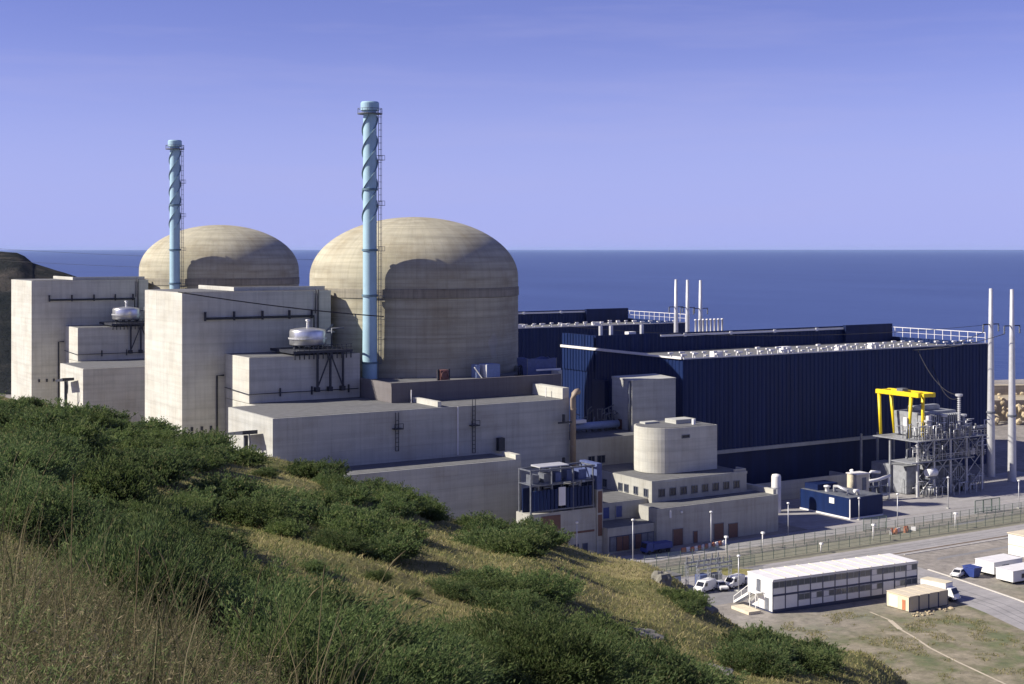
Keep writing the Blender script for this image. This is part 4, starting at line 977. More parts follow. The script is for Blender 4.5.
MB().hexa([(1.2,-1.4,.0),(1.6,-1.4,.0),(5.6,-1.4,2.0),(5.2,-1.4,2.0)],[(1.2,-.1,.0+.02),(1.6,-.1,.02),(5.6,-.1,2.02),(5.2,-.1,2.02)]).build('stair', 'tan_pipe', t)
for k in range(3): w = cbox('window', 'grey_steel', t, 2.5+k*4, 4.1+k*4, -.06, -.005, 2.8, 3.8); cbox('pane', 'window_glass', w, 2.6+k*4, 4.0+k*4, -.08, -.062, 2.9, 3.7)

# ------------------------------------------------------------------ vehicles
def car(x, y, rz, label, mat='white_paint', kind='hatch', cat='car', group='white vehicles parked on the site'):
    van = kind == 'van'
    t = thing('parked_van' if van else 'parked_car', (x, y, 0), label, cat, group, rz)
    L, W = (4.7, 1.9) if van else (4.1, 1.66)
    if van: prof = [(-2.3, .35), (2.2, .35), (2.32, .55), (2.3, .95), (1.75, 1.15), (1.1, 1.95), (.95, 2.05), (-2.2, 2.05), (-2.32, 1.9)]
    else: prof = [(-2.0, .3), (2.0, .3), (2.05, .5), (2.0, .78), (1.05, .92), (.35, 1.38), (.2, 1.42), (-1.3, 1.42), (-1.75, .98), (-2.05, .92)]
    m = MB(); n = len(prof); w = W/2
    def wid(z): return w*(1-.18*max(0, (z-.95))/.6) if not van else w*(1-.06*max(0, z-1)/1)
    m.face([(p[0], -wid(p[1]), p[1]) for p in prof]); m.face([(p[0], wid(p[1]), p[1]) for p in reversed(prof)])
    for i in range(n):
        a, b_ = prof[i], prof[(i+1) % n]; m.face([(a[0], wid(a[1]), a[1]), (b_[0], wid(b_[1]), b_[1]), (b_[0], -wid(b_[1]), b_[1]), (a[0], -wid(a[1]), a[1])])
    m.build('body', mat, t, bevel=.05)
    g = MB()
    if van:
        g.hexa([(1.74,-.75,1.2),(1.78,-.75,1.2),(1.78,.75,1.2),(1.74,.75,1.2)], [(1.17,-.7,1.88),(1.22,-.7,1.88),(1.22,.7,1.88),(1.17,.7,1.88)]); g.build('windscreen', 'glass_dark', t)
        for s in (-1, 1): MB().box(.45, 1.2, s*.925-.02, s*.925+.02, 1.15, 1.75).build('side_window', 'glass_dark', t)
    else:
        g.hexa([(1.0,-.68,.95),(1.04,-.68,.97),(1.04,.68,.97),(1.0,.68,.95)], [(.36,-.6,1.36),(.4,-.6,1.385),(.4,.6,1.385),(.36,.6,1.36)]); g.build('windscreen', 'glass_dark', t)
        MB().hexa([(-1.8,-.66,1.0),(-1.74,-.66,1.0),(-1.74,.66,1.0),(-1.8,.66,1.0)], [(-1.38,-.6,1.36),(-1.3,-.6,1.37),(-1.3,.6,1.37),(-1.38,.6,1.36)]).build('rear_window', 'glass_dark', t)
        for s in (-1, 1):
            y0, y1 = s*.832, s*.745
            MB().hexa([(-1.5, min(y0, y0-.02*s), .98), (.85, min(y0, y0-.02*s), .98), (.85, max(y0, y0-.02*s), .98), (-1.5, max(y0, y0-.02*s), .98)], [(-1.2, min(y1, y1-.02*s), 1.34), (.35, min(y1, y1-.02*s), 1.34), (.35, max(y1, y1-.02*s), 1.34), (-1.2, max(y1, y1-.02*s), 1.34)]).build('side_window', 'glass_dark', t)
    for sx_ in (-L*.31, L*.31):
        for s in (-1, 1):
            wh = MB().tube([(sx_, s*(w-.2), .32), (sx_, s*(w+.01), .32)], .32, 16).build('wheel', 'rubber', t)
            MB().tube([(sx_, s*(w+.012), .32), (sx_, s*(w+.03), .32)], .18, 12).build('rim', 'galvanised', wh)
    for s in (-1, 1): MB().box(L/2-.1, L/2+.02, s*.55-.18, s*.55+.18, .62, .76).build('headlight', 'silver', t); MB().box(-L/2-.03, -L/2+.06, s*.6-.12, s*.6+.12, .66, .82).build('tail_light', 'red_paint', t)
    cbox('bumper', 'dark_steel', t, L/2-.02, L/2+.07, -w+.1, w-.1, .34, .5)
    return t
car(166.2, 200.0, math.radians(195), 'white van parked nearest the small switchyard, at left of the row', kind='van', cat='van')
car(169.6, 199.6, math.radians(250), 'white car second from the switchyard in the parked row')
car(172.9, 199.8, math.radians(195), 'white van third from the switchyard in the parked row', kind='van', cat='van')
car(176.4, 199.6, math.radians(250), 'white car in the parked row nearest the site office')
car(214.3, 183.6, math.radians(200), 'white car parked left of the blue skip at right')
car(219.8, 184.4, math.radians(165), 'white car parked right of the blue skip at right')
car(226.6, 173.2, math.radians(180), 'white van at the far right edge beside the trailer cabins', kind='van', cat='van')
t = thing('delivery_van', (198.4, 173.6, 0), 'white box van with raised roof parked behind the containers', 'van', rz=math.radians(-80))
cbox('cargo_box', 'white_paint', t, -3.6, 1.5, -1.15, 1.15, .75, 3.05, .05); cbox('roof_rack', 'container_cream', t, -3.6, 1.5, -1.16, 1.16, 3.06, 3.13)
MB().hexa([(1.52,-1.0,.5),(3.2,-1.0,.5),(3.2,1.0,.5),(1.52,1.0,.5)],[(1.52,-.95,2.3),(2.3,-.9,2.3),(2.3,.9,2.3),(1.52,.95,2.3)]).build('cab', 'white_paint', t)
MB().hexa([(2.84,-.85,1.35),(2.9,-.85,1.35),(2.9,.85,1.35),(2.84,.85,1.35)],[(2.36,-.8,2.2),(2.42,-.8,2.2),(2.42,.8,2.2),(2.36,.8,2.2)]).build('windscreen', 'glass_dark', t)
cbox('chassis', 'dark_steel', t, -3.4, 3.0, -.8, .8, .4, .74)
for x in (-2.3, 2.3):
    for s in (-1, 1): MB().tube([(x, s*.8, .4), (x, s*1.08, .4)], .4, 16).build('wheel', 'rubber', t)
for s in (-1, 1): MB().box(3.18, 3.26, s*.65-.15, s*.65+.15, .65, .85).build('headlight', 'silver', t)
t = thing('blue_skip', (216.4, 182.0, 0), 'blue skip between the two white cars at right', 'skip')
MB().hexa([(-.8,-1,.15),(.8,-1,.15),(.8,1,.15),(-.8,1,.15)],[(-1.1,-1.4,1.9),(1.1,-1.4,1.9),(1.1,1.4,1.9),(-1.1,1.4,1.9)]).build('tub', 'blue_paint', t); cbox('rim', 'blue_paint', t, -1.2, 1.2, -1.5, 1.5, 1.903, 2.0); cbox('skid', 'dark_steel', t, -.7, .7, -.9, .9, 0, .147)
t = thing('blue_truck', (178.6, 230.6, 0), 'dark blue truck standing before the garage bays', 'truck')
cbox('cargo_bed', 'blue_paint', t, -1.2, 3.6, -1.1, 1.1, .9, 2.1, .05); MB().hexa([(-3.2,-1.05,.6),(-1.25,-1.05,.6),(-1.25,1.05,.6),(-3.2,1.05,.6)],[(-2.7,-.95,2.4),(-1.25,-.95,2.4),(-1.25,.95,2.4),(-2.7,.95,2.4)]).build('cab', 'blue_paint', t)
MB().hexa([(-3.1,-.8,1.4),(-3.02,-.8,1.4),(-3.02,.8,1.4),(-3.1,.8,1.4)],[(-2.82,-.75,2.25),(-2.74,-.75,2.25),(-2.74,.75,2.25),(-2.82,.75,2.25)]).build('windscreen', 'glass_dark', t); cbox('chassis', 'dark_steel', t, -2.9, 3.4, -.7, .7, .5, .88)
for x in (-2.3, .6, 2.6):
    for s in (-1, 1): MB().tube([(x, s*.75, .45), (x, s*1.05, .45)], .45, 14).build('wheel', 'rubber', t)

# ------------------------------------------------------------------ small switchyard and kiosk by the road
t = thing('switchyard_frame', (165.4, 203.2-2.2, 0), 'small grey lattice switchyard beside the car park', 'switchyard', rz=0)
for x in (0, 2.6, 5.2, 7.6):
    for y in (0, 3.2): 
        m = MB(); h = 4.6 if y else 4.0
        for dx in (-.2, .2):
            for dy in (-.2, .2): m.bar((x+dx, y+dy, 0), (x+dx, y+dy, h), .07)
        for k in range(6): z0 = k*h/6; m.bar((x-.2, y-.2, z0), (x+.2, y-.2, z0+h/6), .05); m.bar((x+.2, y+.2, z0), (x-.2, y+.2, z0+h/6), .05)
        m.build('lattice_post', 'grey_steel', t)
for y in (0, 3.2): m = MB(); m.bar((-.4, y, 4.4), (8, y, 4.4), .25); m.bar((-.4, y, 3.7), (8, y, 3.7), .18); m.build('bus_beam', 'grey_steel', t)
for k in range(12):
    pr = []
    for j in range(4): pr += [(.08, j*.25), (.2, j*.25+.1), (.08, j*.25+.2)]
    MB().lathe(pr+[(.1, 1.0), (0, 1.05)], 8, smooth=False).build('insulator', 'mid_steel', t).location = (k % 6*1.5, 3.2*(k//6), 4.55)
cbox('transformer_case', 'tarp_blue', t, 1.2, 3.2, .8, 2.4, 0, 2.4); cbox('transformer_case', 'mid_steel', t, 4.6, 6.4, .8, 2.4, 0, 2.2)
t = thing('kiosk_ramp', (158.4, 203.0, 0), 'small kiosk with sunlit sloping white side wall at the hill edge', 'kiosk')
cbox('body', 'pale_blue', t, 1.1, 5.0, .4, 4, 0, 2.5); cbox('roof', 'roof_gravel', t, .9, 5.2, .2, 4.2, 2.503, 2.7)
MB().hexa([(.5,-5,0),(1.0,-5,0),(1.0,4,0),(.5,4,0)],[(.5,-5,.6),(1.0,-5,.6),(1.0,4,3.0),(.5,4,3.0)]).build('sloping_wall', 'white_paint', t)

# ------------------------------------------------------------------ lamps, posts, fences, barriers
def lamp(x, y, h, label, group='street lamps around the plant road'):
    t = thing('street_lamp', (x, y, 0), label, 'street lamp', group)
    MB().tube([(0, 0, 0), (0, 0, h-.2)], [.11, .08], 8).build('pole', 'galvanised', t)
    MB().lathe([(.05, h-.25), (.30, h-.15), (.34, h+.05), (.2, h+.18), (0, h+.2)], 12).build('lamp_head', 'white_paint', t)
    cbox('base', 'grey_concrete', t, -.35, .35, -.35, .35, 0, .2)
lamp(170.7, 227.7, 8.0, 'street lamp before the garage block'); lamp(191.6, 228.6, 7.4, 'street lamp before the low office block doors')
lamp(214.6, 230.2, 6.8, 'street lamp off the right corner of the low office block'); lamp(161.5, 234.0, 7.4, 'street lamp before the equipment house, lowest part hidden by the hill')
lamp(239.8, 233.9, 5.0, 'street lamp at the corner of the blue shed'); lamp(240.0, 222.5, 7.6, 'street lamp right of the blue shed, by the orange barriers')
lamp(268.5, 233.0, 7.4, 'street lamp before the transformer yard'); lamp(283.0, 224.2, 6.6, 'street lamp at far right behind the green gate')
lamp(171.4, 196.8, 6.4, 'street lamp standing beside the white parked cars')
def post(x, y, h, label):
    t = thing('camera_post', (x, y, 0), label, 'post', 'white posts along the fence')
    MB().tube([(0, 0, 0), (0, 0, h-.4)], .12, 8).build('pole', 'white_metal', t); cbox('camera_head', 'white_paint', t, -.28, .28, -.5, .3, h-.4, h, .05)
post(191.0, 223.2, 3.4, 'white camera post on the fence nearest the red and white barriers'); post(200.2, 222.4, 3.4, 'white camera post on the fence right of the red and white barriers')
post(225.2, 215.6, 3.6, 'white camera post left of the orange barrier heap'); post(251.2, 216.0, 3.4, 'white camera post on fence below the green gate'); post(207.5, 213.0, 2.0, 'short white post at the road edge above the site office')

def fence(x0, x1, y, label, step=3.0, h=2.4):
    t = thing('mesh_fence', (x0, y, 0), label, 'fence', 'green mesh security fences'); n = round((x1-x0)/step)
    p0 = MB().bar((0, 0, 0), (0, 0, h+.1), .06).build('post', 'green_mesh', t)
    mb = MB()
    for k in range(10): mb.bar((.1+k*(step-.2)/9, 0, .15), (.1+k*(step-.2)/9, 0, h), .028)
    for zz in (.2, .9, 1.6, h): mb.bar((.05, 0, zz), (step-.05, 0, zz), .035)
    w0 = mb.build('mesh_panel', 'green_mesh', t)
    for k in range(1, n+1):
        o = p0.copy(); COL.objects.link(o); o.parent = t; o.location = (k*step, 0, 0)
        if k < n: o = w0.copy(); COL.objects.link(o); o.parent = t; o.location = (k*step, 0, 0)
fence(150, 300, 213.4, 'long green mesh fence nearest the site road'); fence(168, 300, 220.4, 'long green mesh fence behind, along the plant road')
fence(152, 189, 202.9+8.2, 'short mesh fence along the road beside the small switchyard', 3.0, 2.0)
t = thing('mesh_gate', (268.5, 225.0, 0), 'dark green framed double gate standing by the yard road', 'gate')
for k in range(3):
    m = MB(); x = k*2.9; m.bar((x, 0, 0), (x, 0, 3.0), .16); m.bar((x+2.8, 0, 0), (x+2.8, 0, 3.0), .16); m.bar((x, 0, 3.0), (x+2.8, 0, 3.0), .14); m.bar((x, 0, .3), (x+2.8, 0, .3), .14)
    for j in range(1, 8): m.bar((x+j*.35, 0, .3), (x+j*.35, 0, 3), .04)
    m.build('gate_leaf', 'green_mesh', t)
t = thing('mesh_gate', (231, 224.0, 0), 'green mesh gate standing before the blue shed', 'gate')
for k in range(3):
    m = MB(); x = k*2.4; m.bar((x, 0, 0), (x, 0, 2.8), .12); m.bar((x+2.35, 0, 0), (x+2.35, 0, 2.8), .12); m.bar((x, 0, 2.8), (x+2.35, 0, 2.8), .1); m.bar((x, 0, .2), (x+2.35, 0, .2), .1)
    for j in range(1, 7): m.bar((x+j*.34, 0, .2), (x+j*.34, 0, 2.8), .04)
    m.build('gate_leaf', 'green_mesh', t)
ORD = ['first', 'second', 'third', 'fourth', 'fifth', 'sixth', 'seventh', 'eighth', 'ninth', 'tenth', 'eleventh', 'twelfth', 'thirteenth', 'fourteenth', 'fifteenth', 'sixteenth', 'seventeenth', 'eighteenth']
b0 = thing('road_barrier', (184.0, 228.2, 0), 'red plastic barrier before the low office block, first from left in the line', 'barrier', 'line of red and white barriers')
MB().hexa([(-.55,-.25,0),(.55,-.25,0),(.55,.25,0),(-.55,.25,0)],[(-.5,-.1,.9),(.5,-.1,.9),(.5,.1,.9),(-.5,.1,.9)]).build('body', 'orange_paint', b0)
b1 = thing('road_barrier', (185.2, 228.2, 0), 'white plastic barrier before the low office block, second from left in the line', 'barrier', 'line of red and white barriers')
MB().hexa([(-.55,-.25,0),(.55,-.25,0),(.55,.25,0),(-.55,.25,0)],[(-.5,-.1,.9),(.5,-.1,.9),(.5,.1,.9),(-.5,.1,.9)]).build('body', 'white_paint', b1)
for k in range(2, 12):
    o = copy_tree(b0 if k % 2 == 0 else b1); o.location = (184+k*1.05, 227.6+.16*k, 0); o.rotation_euler = (0, 0, R.uniform(.2, .7))
    o['label'] = f"{'red' if k % 2 == 0 else 'white'} plastic barrier before the low office block, {ORD[k]} from left in the line"
t0 = None
for k in range(9):
    o = copy_tree(b0 if k % 4 else b1); o['label'] = 'orange barrier lying in the heap by the fence, right of the blue shed'; o['group'] = 'heap of orange barriers'
    o.location = (233.5+k*.9+R.uniform(-.3, .3), 219.0+R.uniform(-.8, .8), .05); o.rotation_euler = (R.uniform(-.1, .1), 0, R.uniform(0, 3))

# ------------------------------------------------------------------ overhead lines
def cable(pts, r, label, sag=0.0, name='overhead_cable'):
    out = []
    for a, b_ in zip(pts, pts[1:]):
        for k in range(13):
            q_ = k/12; out.append((a[0]+(b_[0]-a[0])*q_, a[1]+(b_[1]-a[1])*q_, a[2]+(b_[2]-a[2])*q_-sag*4*q_*(1-q_)))
    o = MB().tube(out, r, 5).build(name, 'cable_black', None); tag(o, label, 'cable', 'overhead cables')
def at(lat, d, z): x, y = site(lat, d); return (x, y, z)
cable([at(-70, 298, 53.0), at(-28.5, 316, 47.0)], .13, 'black cable crossing the near tall concrete block towards the chimney', .5)
cable([at(-300, 560, 66), at(-95, 470, 55.2)], .05, 'faint upper overhead line running from the headland to the far dome', 2)
cable([at(-300, 580, 70), at(-60, 520, 58)], .05, 'faint lower overhead line crossing the sea left of the far dome', 3)
for i, (x, y) in enumerate(((316.4, 259.8), (314.7, 251.5))):
    cable([(x-3.1, y, 39.4), (305-i*2, 275.4, 34.0)], .09, ('left' if i == 0 else 'right')+' mast cable sagging to the turbine hall eaves', 1.0)
cable([(305, 275.2, 33.6), (291.8, 249.6, 24.4)], .11, 'looping cable from turbine hall eaves down to the tall bushing', 3.0)
cable([(311, 275.2, 29), (291.8, 249.6, 23.8)], .11, 'lower looping cable from turbine hall wall to the tall bushing', 3.5)
cable([(316.4, 259.8, 41.4), (223, 333, 40.5)], .06, 'thin line from the near masts across the hall roof', 3)
# ------------------------------------------------------------------ sea haze: one closed box of thin air round everything but the sky
m = MB(); m.box(-30000, 30000, -3000, 42000, -9.5, 105.0)
hm, nt, b = newmat('haze_air'); nt.nodes.remove(b)
pv = nt.nodes.new('ShaderNodeVolumePrincipled'); pv.inputs['Color'].default_value = (0.50, 0.66, 1.0, 1); pv.inputs['Density'].default_value = 0.000014; pv.inputs['Anisotropy'].default_value = 0.0
lk(nt, pv.outputs[0], nt.nodes['Material Output'].inputs['Volume'])
o = m.build('haze', 'haze_air'); tag(o, kind='stuff')

# ------------------------------------------------------------------ vegetation on the hillside
# (metres right, metres ahead, radius) of each gorse bush, by patch
BUSHES = {
 'near': [(-2.3,13.4,1.58),(-1.8,11.1,1.17),(-3.0,16.0,1.11),(-4.8,18.0,1.65),(-6.2,21.8,1.28),(-5.4,19.8,1.12),(-4.3,20.9,1.47),(-4.5,16.2,1.24),(-3.5,19.3,1.27),(-3.8,14.4,1.37),(-1.4,15.0,1.39),(-3.0,17.4,1.13),(-5.3,23.0,1.12),(-1.3,12.2,1.24),(-2.6,14.9,1.27)],
 'left1': [(-22.9,59.6,2.46),(-23.3,83.7,2.21),(-12.3,35.4,1.45),(-28.6,91.8,2.46),(-31.7,89.3,1.53),(-18.4,82.0,2.21),(-20.4,61.1,1.86),(-21.0,71.0,1.64),(-23.9,71.2,2.18),(-19.4,77.2,2.44),(-21.9,65.3,1.9),(-26.4,89.5,1.6),(-26.2,93.8,1.54),(-28.8,78.4,2.26),(-22.6,74.9,2.14),(-11.6,32.5,1.41),(-14.1,37.7,1.97),(-12.1,42.3,2.47),(-13.6,67.7,2.37),(-32.9,97.0,1.63),(-18.0,62.6,1.64),(-17.8,60.4,1.93),(-14.9,56.1,1.72),(-14.1,62.7,2.16),(-28.1,96.4,2.52),(-34.8,92.5,1.62),(-17.3,67.1,2.54),(-33.0,85.6,1.9),(-28.2,83.2,2.06),(-15.6,42.9,1.5),(-21.3,81.5,2.02),(-25.5,76.8,2.12),(-28.0,72.4,1.92),(-20.4,86.8,2.14),(-13.6,58.2,1.94),(-18.1,70.5,1.59),(-21.5,68.4,2.3),(-25.0,66.0,1.73),(-16.7,49.1,2.52),(-17.9,58.1,1.82),(-20.1,63.5,1.77),(-31.0,81.1,2.51),(-19.0,52.3,1.52),(-17.2,45.8,1.73),(-22.9,90.8,2.25),(-44.8,116.0,2.57),(-34.1,90.0,1.63),(-25.3,81.1,1.91),(-18.4,73.8,1.67),(-20.2,73.0,1.46)],
 'left2': [(-7.6,30.2,1.44),(-11.3,30.6,1.36),(-6.9,27.5,1.12),(-7.0,20.5,1.54),(-7.2,25.2,1.01),(-10.9,27.1,1.3),(-8.6,31.6,1.14),(-8.8,41.0,1.59),(-10.5,43.4,1.58),(-10.8,39.2,1.52),(-9.9,29.0,1.23),(-9.4,38.3,1.09),(-6.4,22.7,1.08)],
 'ridgeL': [(-21.1,96.8,2.48),(-18.7,84.0,2.46),(-25.2,99.3,2.27),(-20.2,87.6,2.37),(-20.0,81.4,2.08),(-19.5,90.2,1.94),(-24.0,94.1,1.64),(-18.4,94.0,2.37),(-22.8,102.1,1.73),(-21.8,99.7,2.2)],
 'band': [(-11.4,62.6,2.05),(-5.3,60.5,2.18),(-12.6,70.4,1.82),(-7.1,62.6,2.2),(-8.6,65.7,1.98),(-11.0,72.4,1.54),(-11.5,65.2,2.02),(-7.3,59.0,1.62),(-10.0,70.5,1.78),(-5.6,68.4,1.92),(-9.7,60.7,1.44),(-7.5,70.4,2.03),(-10.2,67.9,1.58)],
 'ridge1': [(-10.9,90.7,2.01),(-7.8,95.6,2.38),(-8.4,92.7,1.77),(-10.3,103.9,2.52),(-13.1,99.3,2.25),(-10.3,87.7,1.93),(-5.9,98.0,2.3),(-6.7,102.6,1.94),(-12.3,94.6,1.63),(-8.8,100.7,2.02),(-7.7,90.2,2.18),(-6.9,105.5,1.9),(-14.1,96.8,2.04)],
 'ridge2': [(0.1,91.8,2.41),(-1.8,94.6,2.49),(0.0,85.2,2.12),(-1.7,82.7,2.55),(1.9,96.8,2.47),(0.2,76.4,2.46),(-1.2,103.5,1.82),(-2.5,100.7,1.8),(1.2,102.2,2.4)],
 'mid': [(0.6,53.2,1.44),(-0.2,50.5,1.81),(-1.2,56.1,1.91),(1.2,60.5,1.8),(-1.3,60.0,1.56),(-2.3,51.2,1.49),(0.9,57.7,1.77)],
 'low1': [(-0.8,27.1,1.63),(-0.2,32.9,1.6),(-1.3,22.8,1.67),(-0.5,39.4,1.44),(-0.3,24.8,1.42)],
 'low2': [(2.9,50.4,1.45),(0.9,40.1,2.08),(0.3,25.6,2.0),(2.3,42.9,1.42),(1.4,28.4,1.51),(3.1,33.5,1.91),(1.1,36.4,2.0),(4.7,43.8,1.71),(2.8,46.2,1.97),(4.2,48.7,1.49),(3.5,38.5,1.7),(4.3,36.2,2.06)],
 'right': [(11.1,63.9,2.06),(15.6,76.4,2.12),(11.5,67.8,2.13),(15.4,73.4,2.18),(13.4,66.1,1.73),(12.5,71.3,1.95),(13.1,74.6,2.03),(9.5,57.4,1.96),(11.6,65.8,1.75)],
 'spot': [(-15.1,86.8,0.9),(-15.5,89.7,0.86)],
 'edge': [(10.1,82.4,1.49),(9.6,78.7,1.49),(9.3,80.6,1.51),(11.0,86.4,1.51)],
 'scat': [(-6.1,43.4,0.74),(-4.5,47.2,0.69),(-3.4,46.2,0.61),(-3.5,34.8,0.65)],
}
def sprig_mesh(name, seed, shoots, per, mat, leaf_l, leaf_w):
    """unit-radius shrub: upright shoots of uneven length, each carrying small pointed leaves"""
    g = np.random.default_rng(seed); n = shoots*per
    az = g.uniform(0, 2*np.pi, shoots); th = np.arccos(1-g.random(shoots)*.97)*.98
    ph = g.uniform(0, 6.28, 3)
    env = .80+.13*np.sin(2*az+ph[0])+.10*np.sin(3*az+ph[1])+.08*np.sin(5*az+ph[2])*np.sin(th*3)
    hole = np.sin(az*2.5+ph[1])*np.cos(th*4+ph[2]) > .72
    L = env*g.uniform(.70, 1.10, shoots)*np.where(hole, .62, 1.0)
    dr = np.stack([np.sin(th)*np.cos(az), np.sin(th)*np.sin(az), np.cos(th)*.95+.05], -1)
    b0 = np.stack([g.normal(0, .16, shoots), g.normal(0, .16, shoots), np.zeros(shoots)], -1)
    t = .42+.60*g.random((shoots, per))**.62
    P = b0[:, None]+dr[:, None]*(L[:, None]*t)[..., None]; P[..., 2] += .16*t**2*np.sin(th)[:, None]
    P = P.reshape(n, 3)+g.normal(0, .038, (n, 3)); P[:, 2] = np.maximum(P[:, 2], .01)
    D = np.repeat(dr, per, 0)*.75+np.array([0, 0, .55])+g.normal(0, .45, (n, 3)); D /= np.linalg.norm(D, axis=1)[:, None]
    ln = g.uniform(*leaf_l, n); s = np.cross(D, g.normal(size=(n, 3))); s /= np.linalg.norm(s, axis=1)[:, None]; s2 = np.cross(D, s)
    W = (leaf_w*g.uniform(.6, 1.3, n))[:, None]
    tip = P+D*ln[:, None]; mid = P+D*(ln*.42)[:, None]
    V = np.concatenate([P, mid+s*W, tip, mid-s*W, mid+s2*W, mid-s2*W], 1).reshape(-1, 3); b = np.arange(n)*6
    F = np.concatenate([np.stack([b, b+1, b+2, b+3], 1), np.stack([b, b+4, b+2, b+5], 1)])
    o = np_mesh(name, V, F, mat, smooth=False); me = o.data; bpy.data.objects.remove(o); return me
def stem_mesh(seed):
    rr = random.Random(seed); m = MB()
    for k in range(7):
        a = rr.uniform(0, 6.28); m.tube([(0, 0, -.15), (.25*math.cos(a), .25*math.sin(a), .2), (.6*math.cos(a), .6*math.sin(a), .45)], [.05, .035, .012], 5)
    o = m.build('stem', 'soil'); me = o.data; bpy.data.objects.remove(o); return me
far_b = [sprig_mesh('foliage', 100+i, 330, 26, 'gorse_green' if i % 3 else 'broom_green', (.06, .13), .016) for i in range(6)]
mid_b = [sprig_mesh('foliage', 200+i, 480, 36, 'gorse_green' if i != 2 else 'broom_green', (.045, .10), .011) for i in range(4)]
near_b = [sprig_mesh('foliage', 300+i, 620, 58, 'gorse_green' if i else 'broom_green', (.035, .085), .0068) for i in range(3)]
stems = [stem_mesh(i) for i in range(3)]
LAB = {
 'near': ('dark gorse bush in the shadowed thicket behind the tall dry grass', 'dark gorse thicket behind the dry grass'),
 'left1': ('green gorse bush in the broad thicket covering the upper left slope', 'gorse thicket on the upper left slope'),
 'left2': ('gorse bush along the lower edge of the left thicket', 'lower edge of the left thicket'),
 'ridgeL': ('gorse bush on the crest below the near tall sunlit block', 'crest bushes below the tall block'),
 'band': ('gorse bush in the band crossing the middle of the slope', 'gorse band across the middle slope'),
 'ridge1': ('gorse bush on the crest against the plain front concrete block', 'crest bushes before the front block'),
 'ridge2': ('gorse bush on the crest left of the equipment house', 'crest bushes left of the equipment house'),
 'mid': ('gorse bush in the clump right of mid slope amid dry grass', 'clump right of mid slope'),
 'low1': ('gorse bush in the clump at the bottom centre of the slope', 'bottom centre gorse clump'),
 'low2': ('gorse bush in the large clump at the bottom, right of centre', 'large bottom gorse clump'),
 'right': ('gorse bush in the lone clump below the modular site office', 'lone clump below the site office'),
 'spot': ('small isolated gorse bush in open grass below the low concrete gable', 'small isolated bushes in open grass'),
 'edge': ('gorse bush at the hill edge below the parked white cars', 'hill edge bushes below the cars'),
 'scat': ('small gorse seedling scattered in the dry grass patch', 'scattered small gorse'),
}
ORDERED = ('ridgeL', 'ridge1', 'ridge2', 'mid', 'low1', 'right', 'spot', 'edge', 'scat')
for patch, items in BUSHES.items():
    items = sorted(items, key=lambda q: q[0]/q[1])
    for i, (lat, d, r) in enumerate(items):
        if d > 130 or (patch == 'right' and d > 100): continue
        pool = near_b if d < 26 else (mid_b if d < 60 else far_b)
        z = float(hill_z(np.array([lat]), np.array([d]))[0]); x, y = site(lat, d)
        lb_ = LAB[patch][0] + (f', {ORD[i]} from left' if patch in ORDERED else '')
        t = thing('gorse_bush', (x, y, z-.12*r), lb_, 'bush', LAB[patch][1], R.uniform(0, 6.28))
        s = r*R.uniform(.8, 1.0); t.scale = (s*R.uniform(.9, 1.2), s*R.uniform(.85, 1.15), s*(R.uniform(.7, .95) if patch == 'near' else R.uniform(.5, .82)))
        o = bpy.data.objects.new('foliage', pool[i % len(pool)]); COL.objects.link(o); o.parent = t
        o = bpy.data.objects.new('stem', stems[i % 3]); COL.objects.link(o); o.parent = t

def blades(name, lat, d, h, w, mat, label, lean=.35, flat=False):
    n = len(lat); x = CA*lat+SA*d; y = -SA*lat+CA*d; z = np.zeros(n) if flat else hill_z(lat, d)-.03
    a = NP.uniform(0, 2*np.pi, n); ln = NP.normal(0, lean, (n, 2))*h[:, None]+np.stack([.18*h, -.05*h], -1)
    sx, sy = np.cos(a)*w, np.sin(a)*w
    base = np.stack([x, y, z], -1)
    mid = base+np.stack([ln[:, 0]*.35, ln[:, 1]*.35, h*.55], -1); tip = base+np.stack([ln[:, 0], ln[:, 1], h], -1)
    side = np.stack([sx, sy, np.zeros(n)], -1)
    V = np.stack([base-side, base+side, mid+side*.8, mid-side*.8, tip], 1).reshape(-1, 3); b = np.arange(n)*5
    F = np.concatenate([np.stack([b, b+1, b+2], 1), np.stack([b, b+2, b+3], 1), np.stack([b+3, b+2, b+4], 1)])
    o = np_mesh(name, V, F, mat, smooth=False); tag(o, label, 'grass', kind='stuff'); return o
# tall dry grass close by, with leafy weeds between
n = 42000
d = 4.0+9.5*NP.random(n)**1.15; t_ = NP.uniform(-.52, .03, n)
keep = (t_ < (-.10-.012*(d-4)+.06*vnoise(d*.8, t_*30))) & (vnoise(d*1.7+4, t_*26)+.35*NP.random(n) > -.12); d = d[keep]; t_ = t_[keep]; n = len(d)
blades('dry_grass', t_*d, d, NP.uniform(.10, .42, n)*(0.5+.9*NP.random(n)**2), NP.uniform(.0014, .003, n), 'dry_grass', 'tangle of dry straw-coloured grass in the lower left foreground', .30)
n = 520
d = NP.uniform(6.0, 12.5, n); t_ = NP.uniform(-.42, -.12, n); t_ = np.where(NP.random(n) < .6, -.24+.10*np.round(NP.normal(0, .8, n))+NP.normal(0, .018, n), t_); h = NP.uniform(.35, .95, n)
blades('grass_stalks', t_*d, d, h, NP.uniform(.002, .0036, n), 'dry_grass', 'tall thin dry grass stalks standing above the lower left foreground', .28)
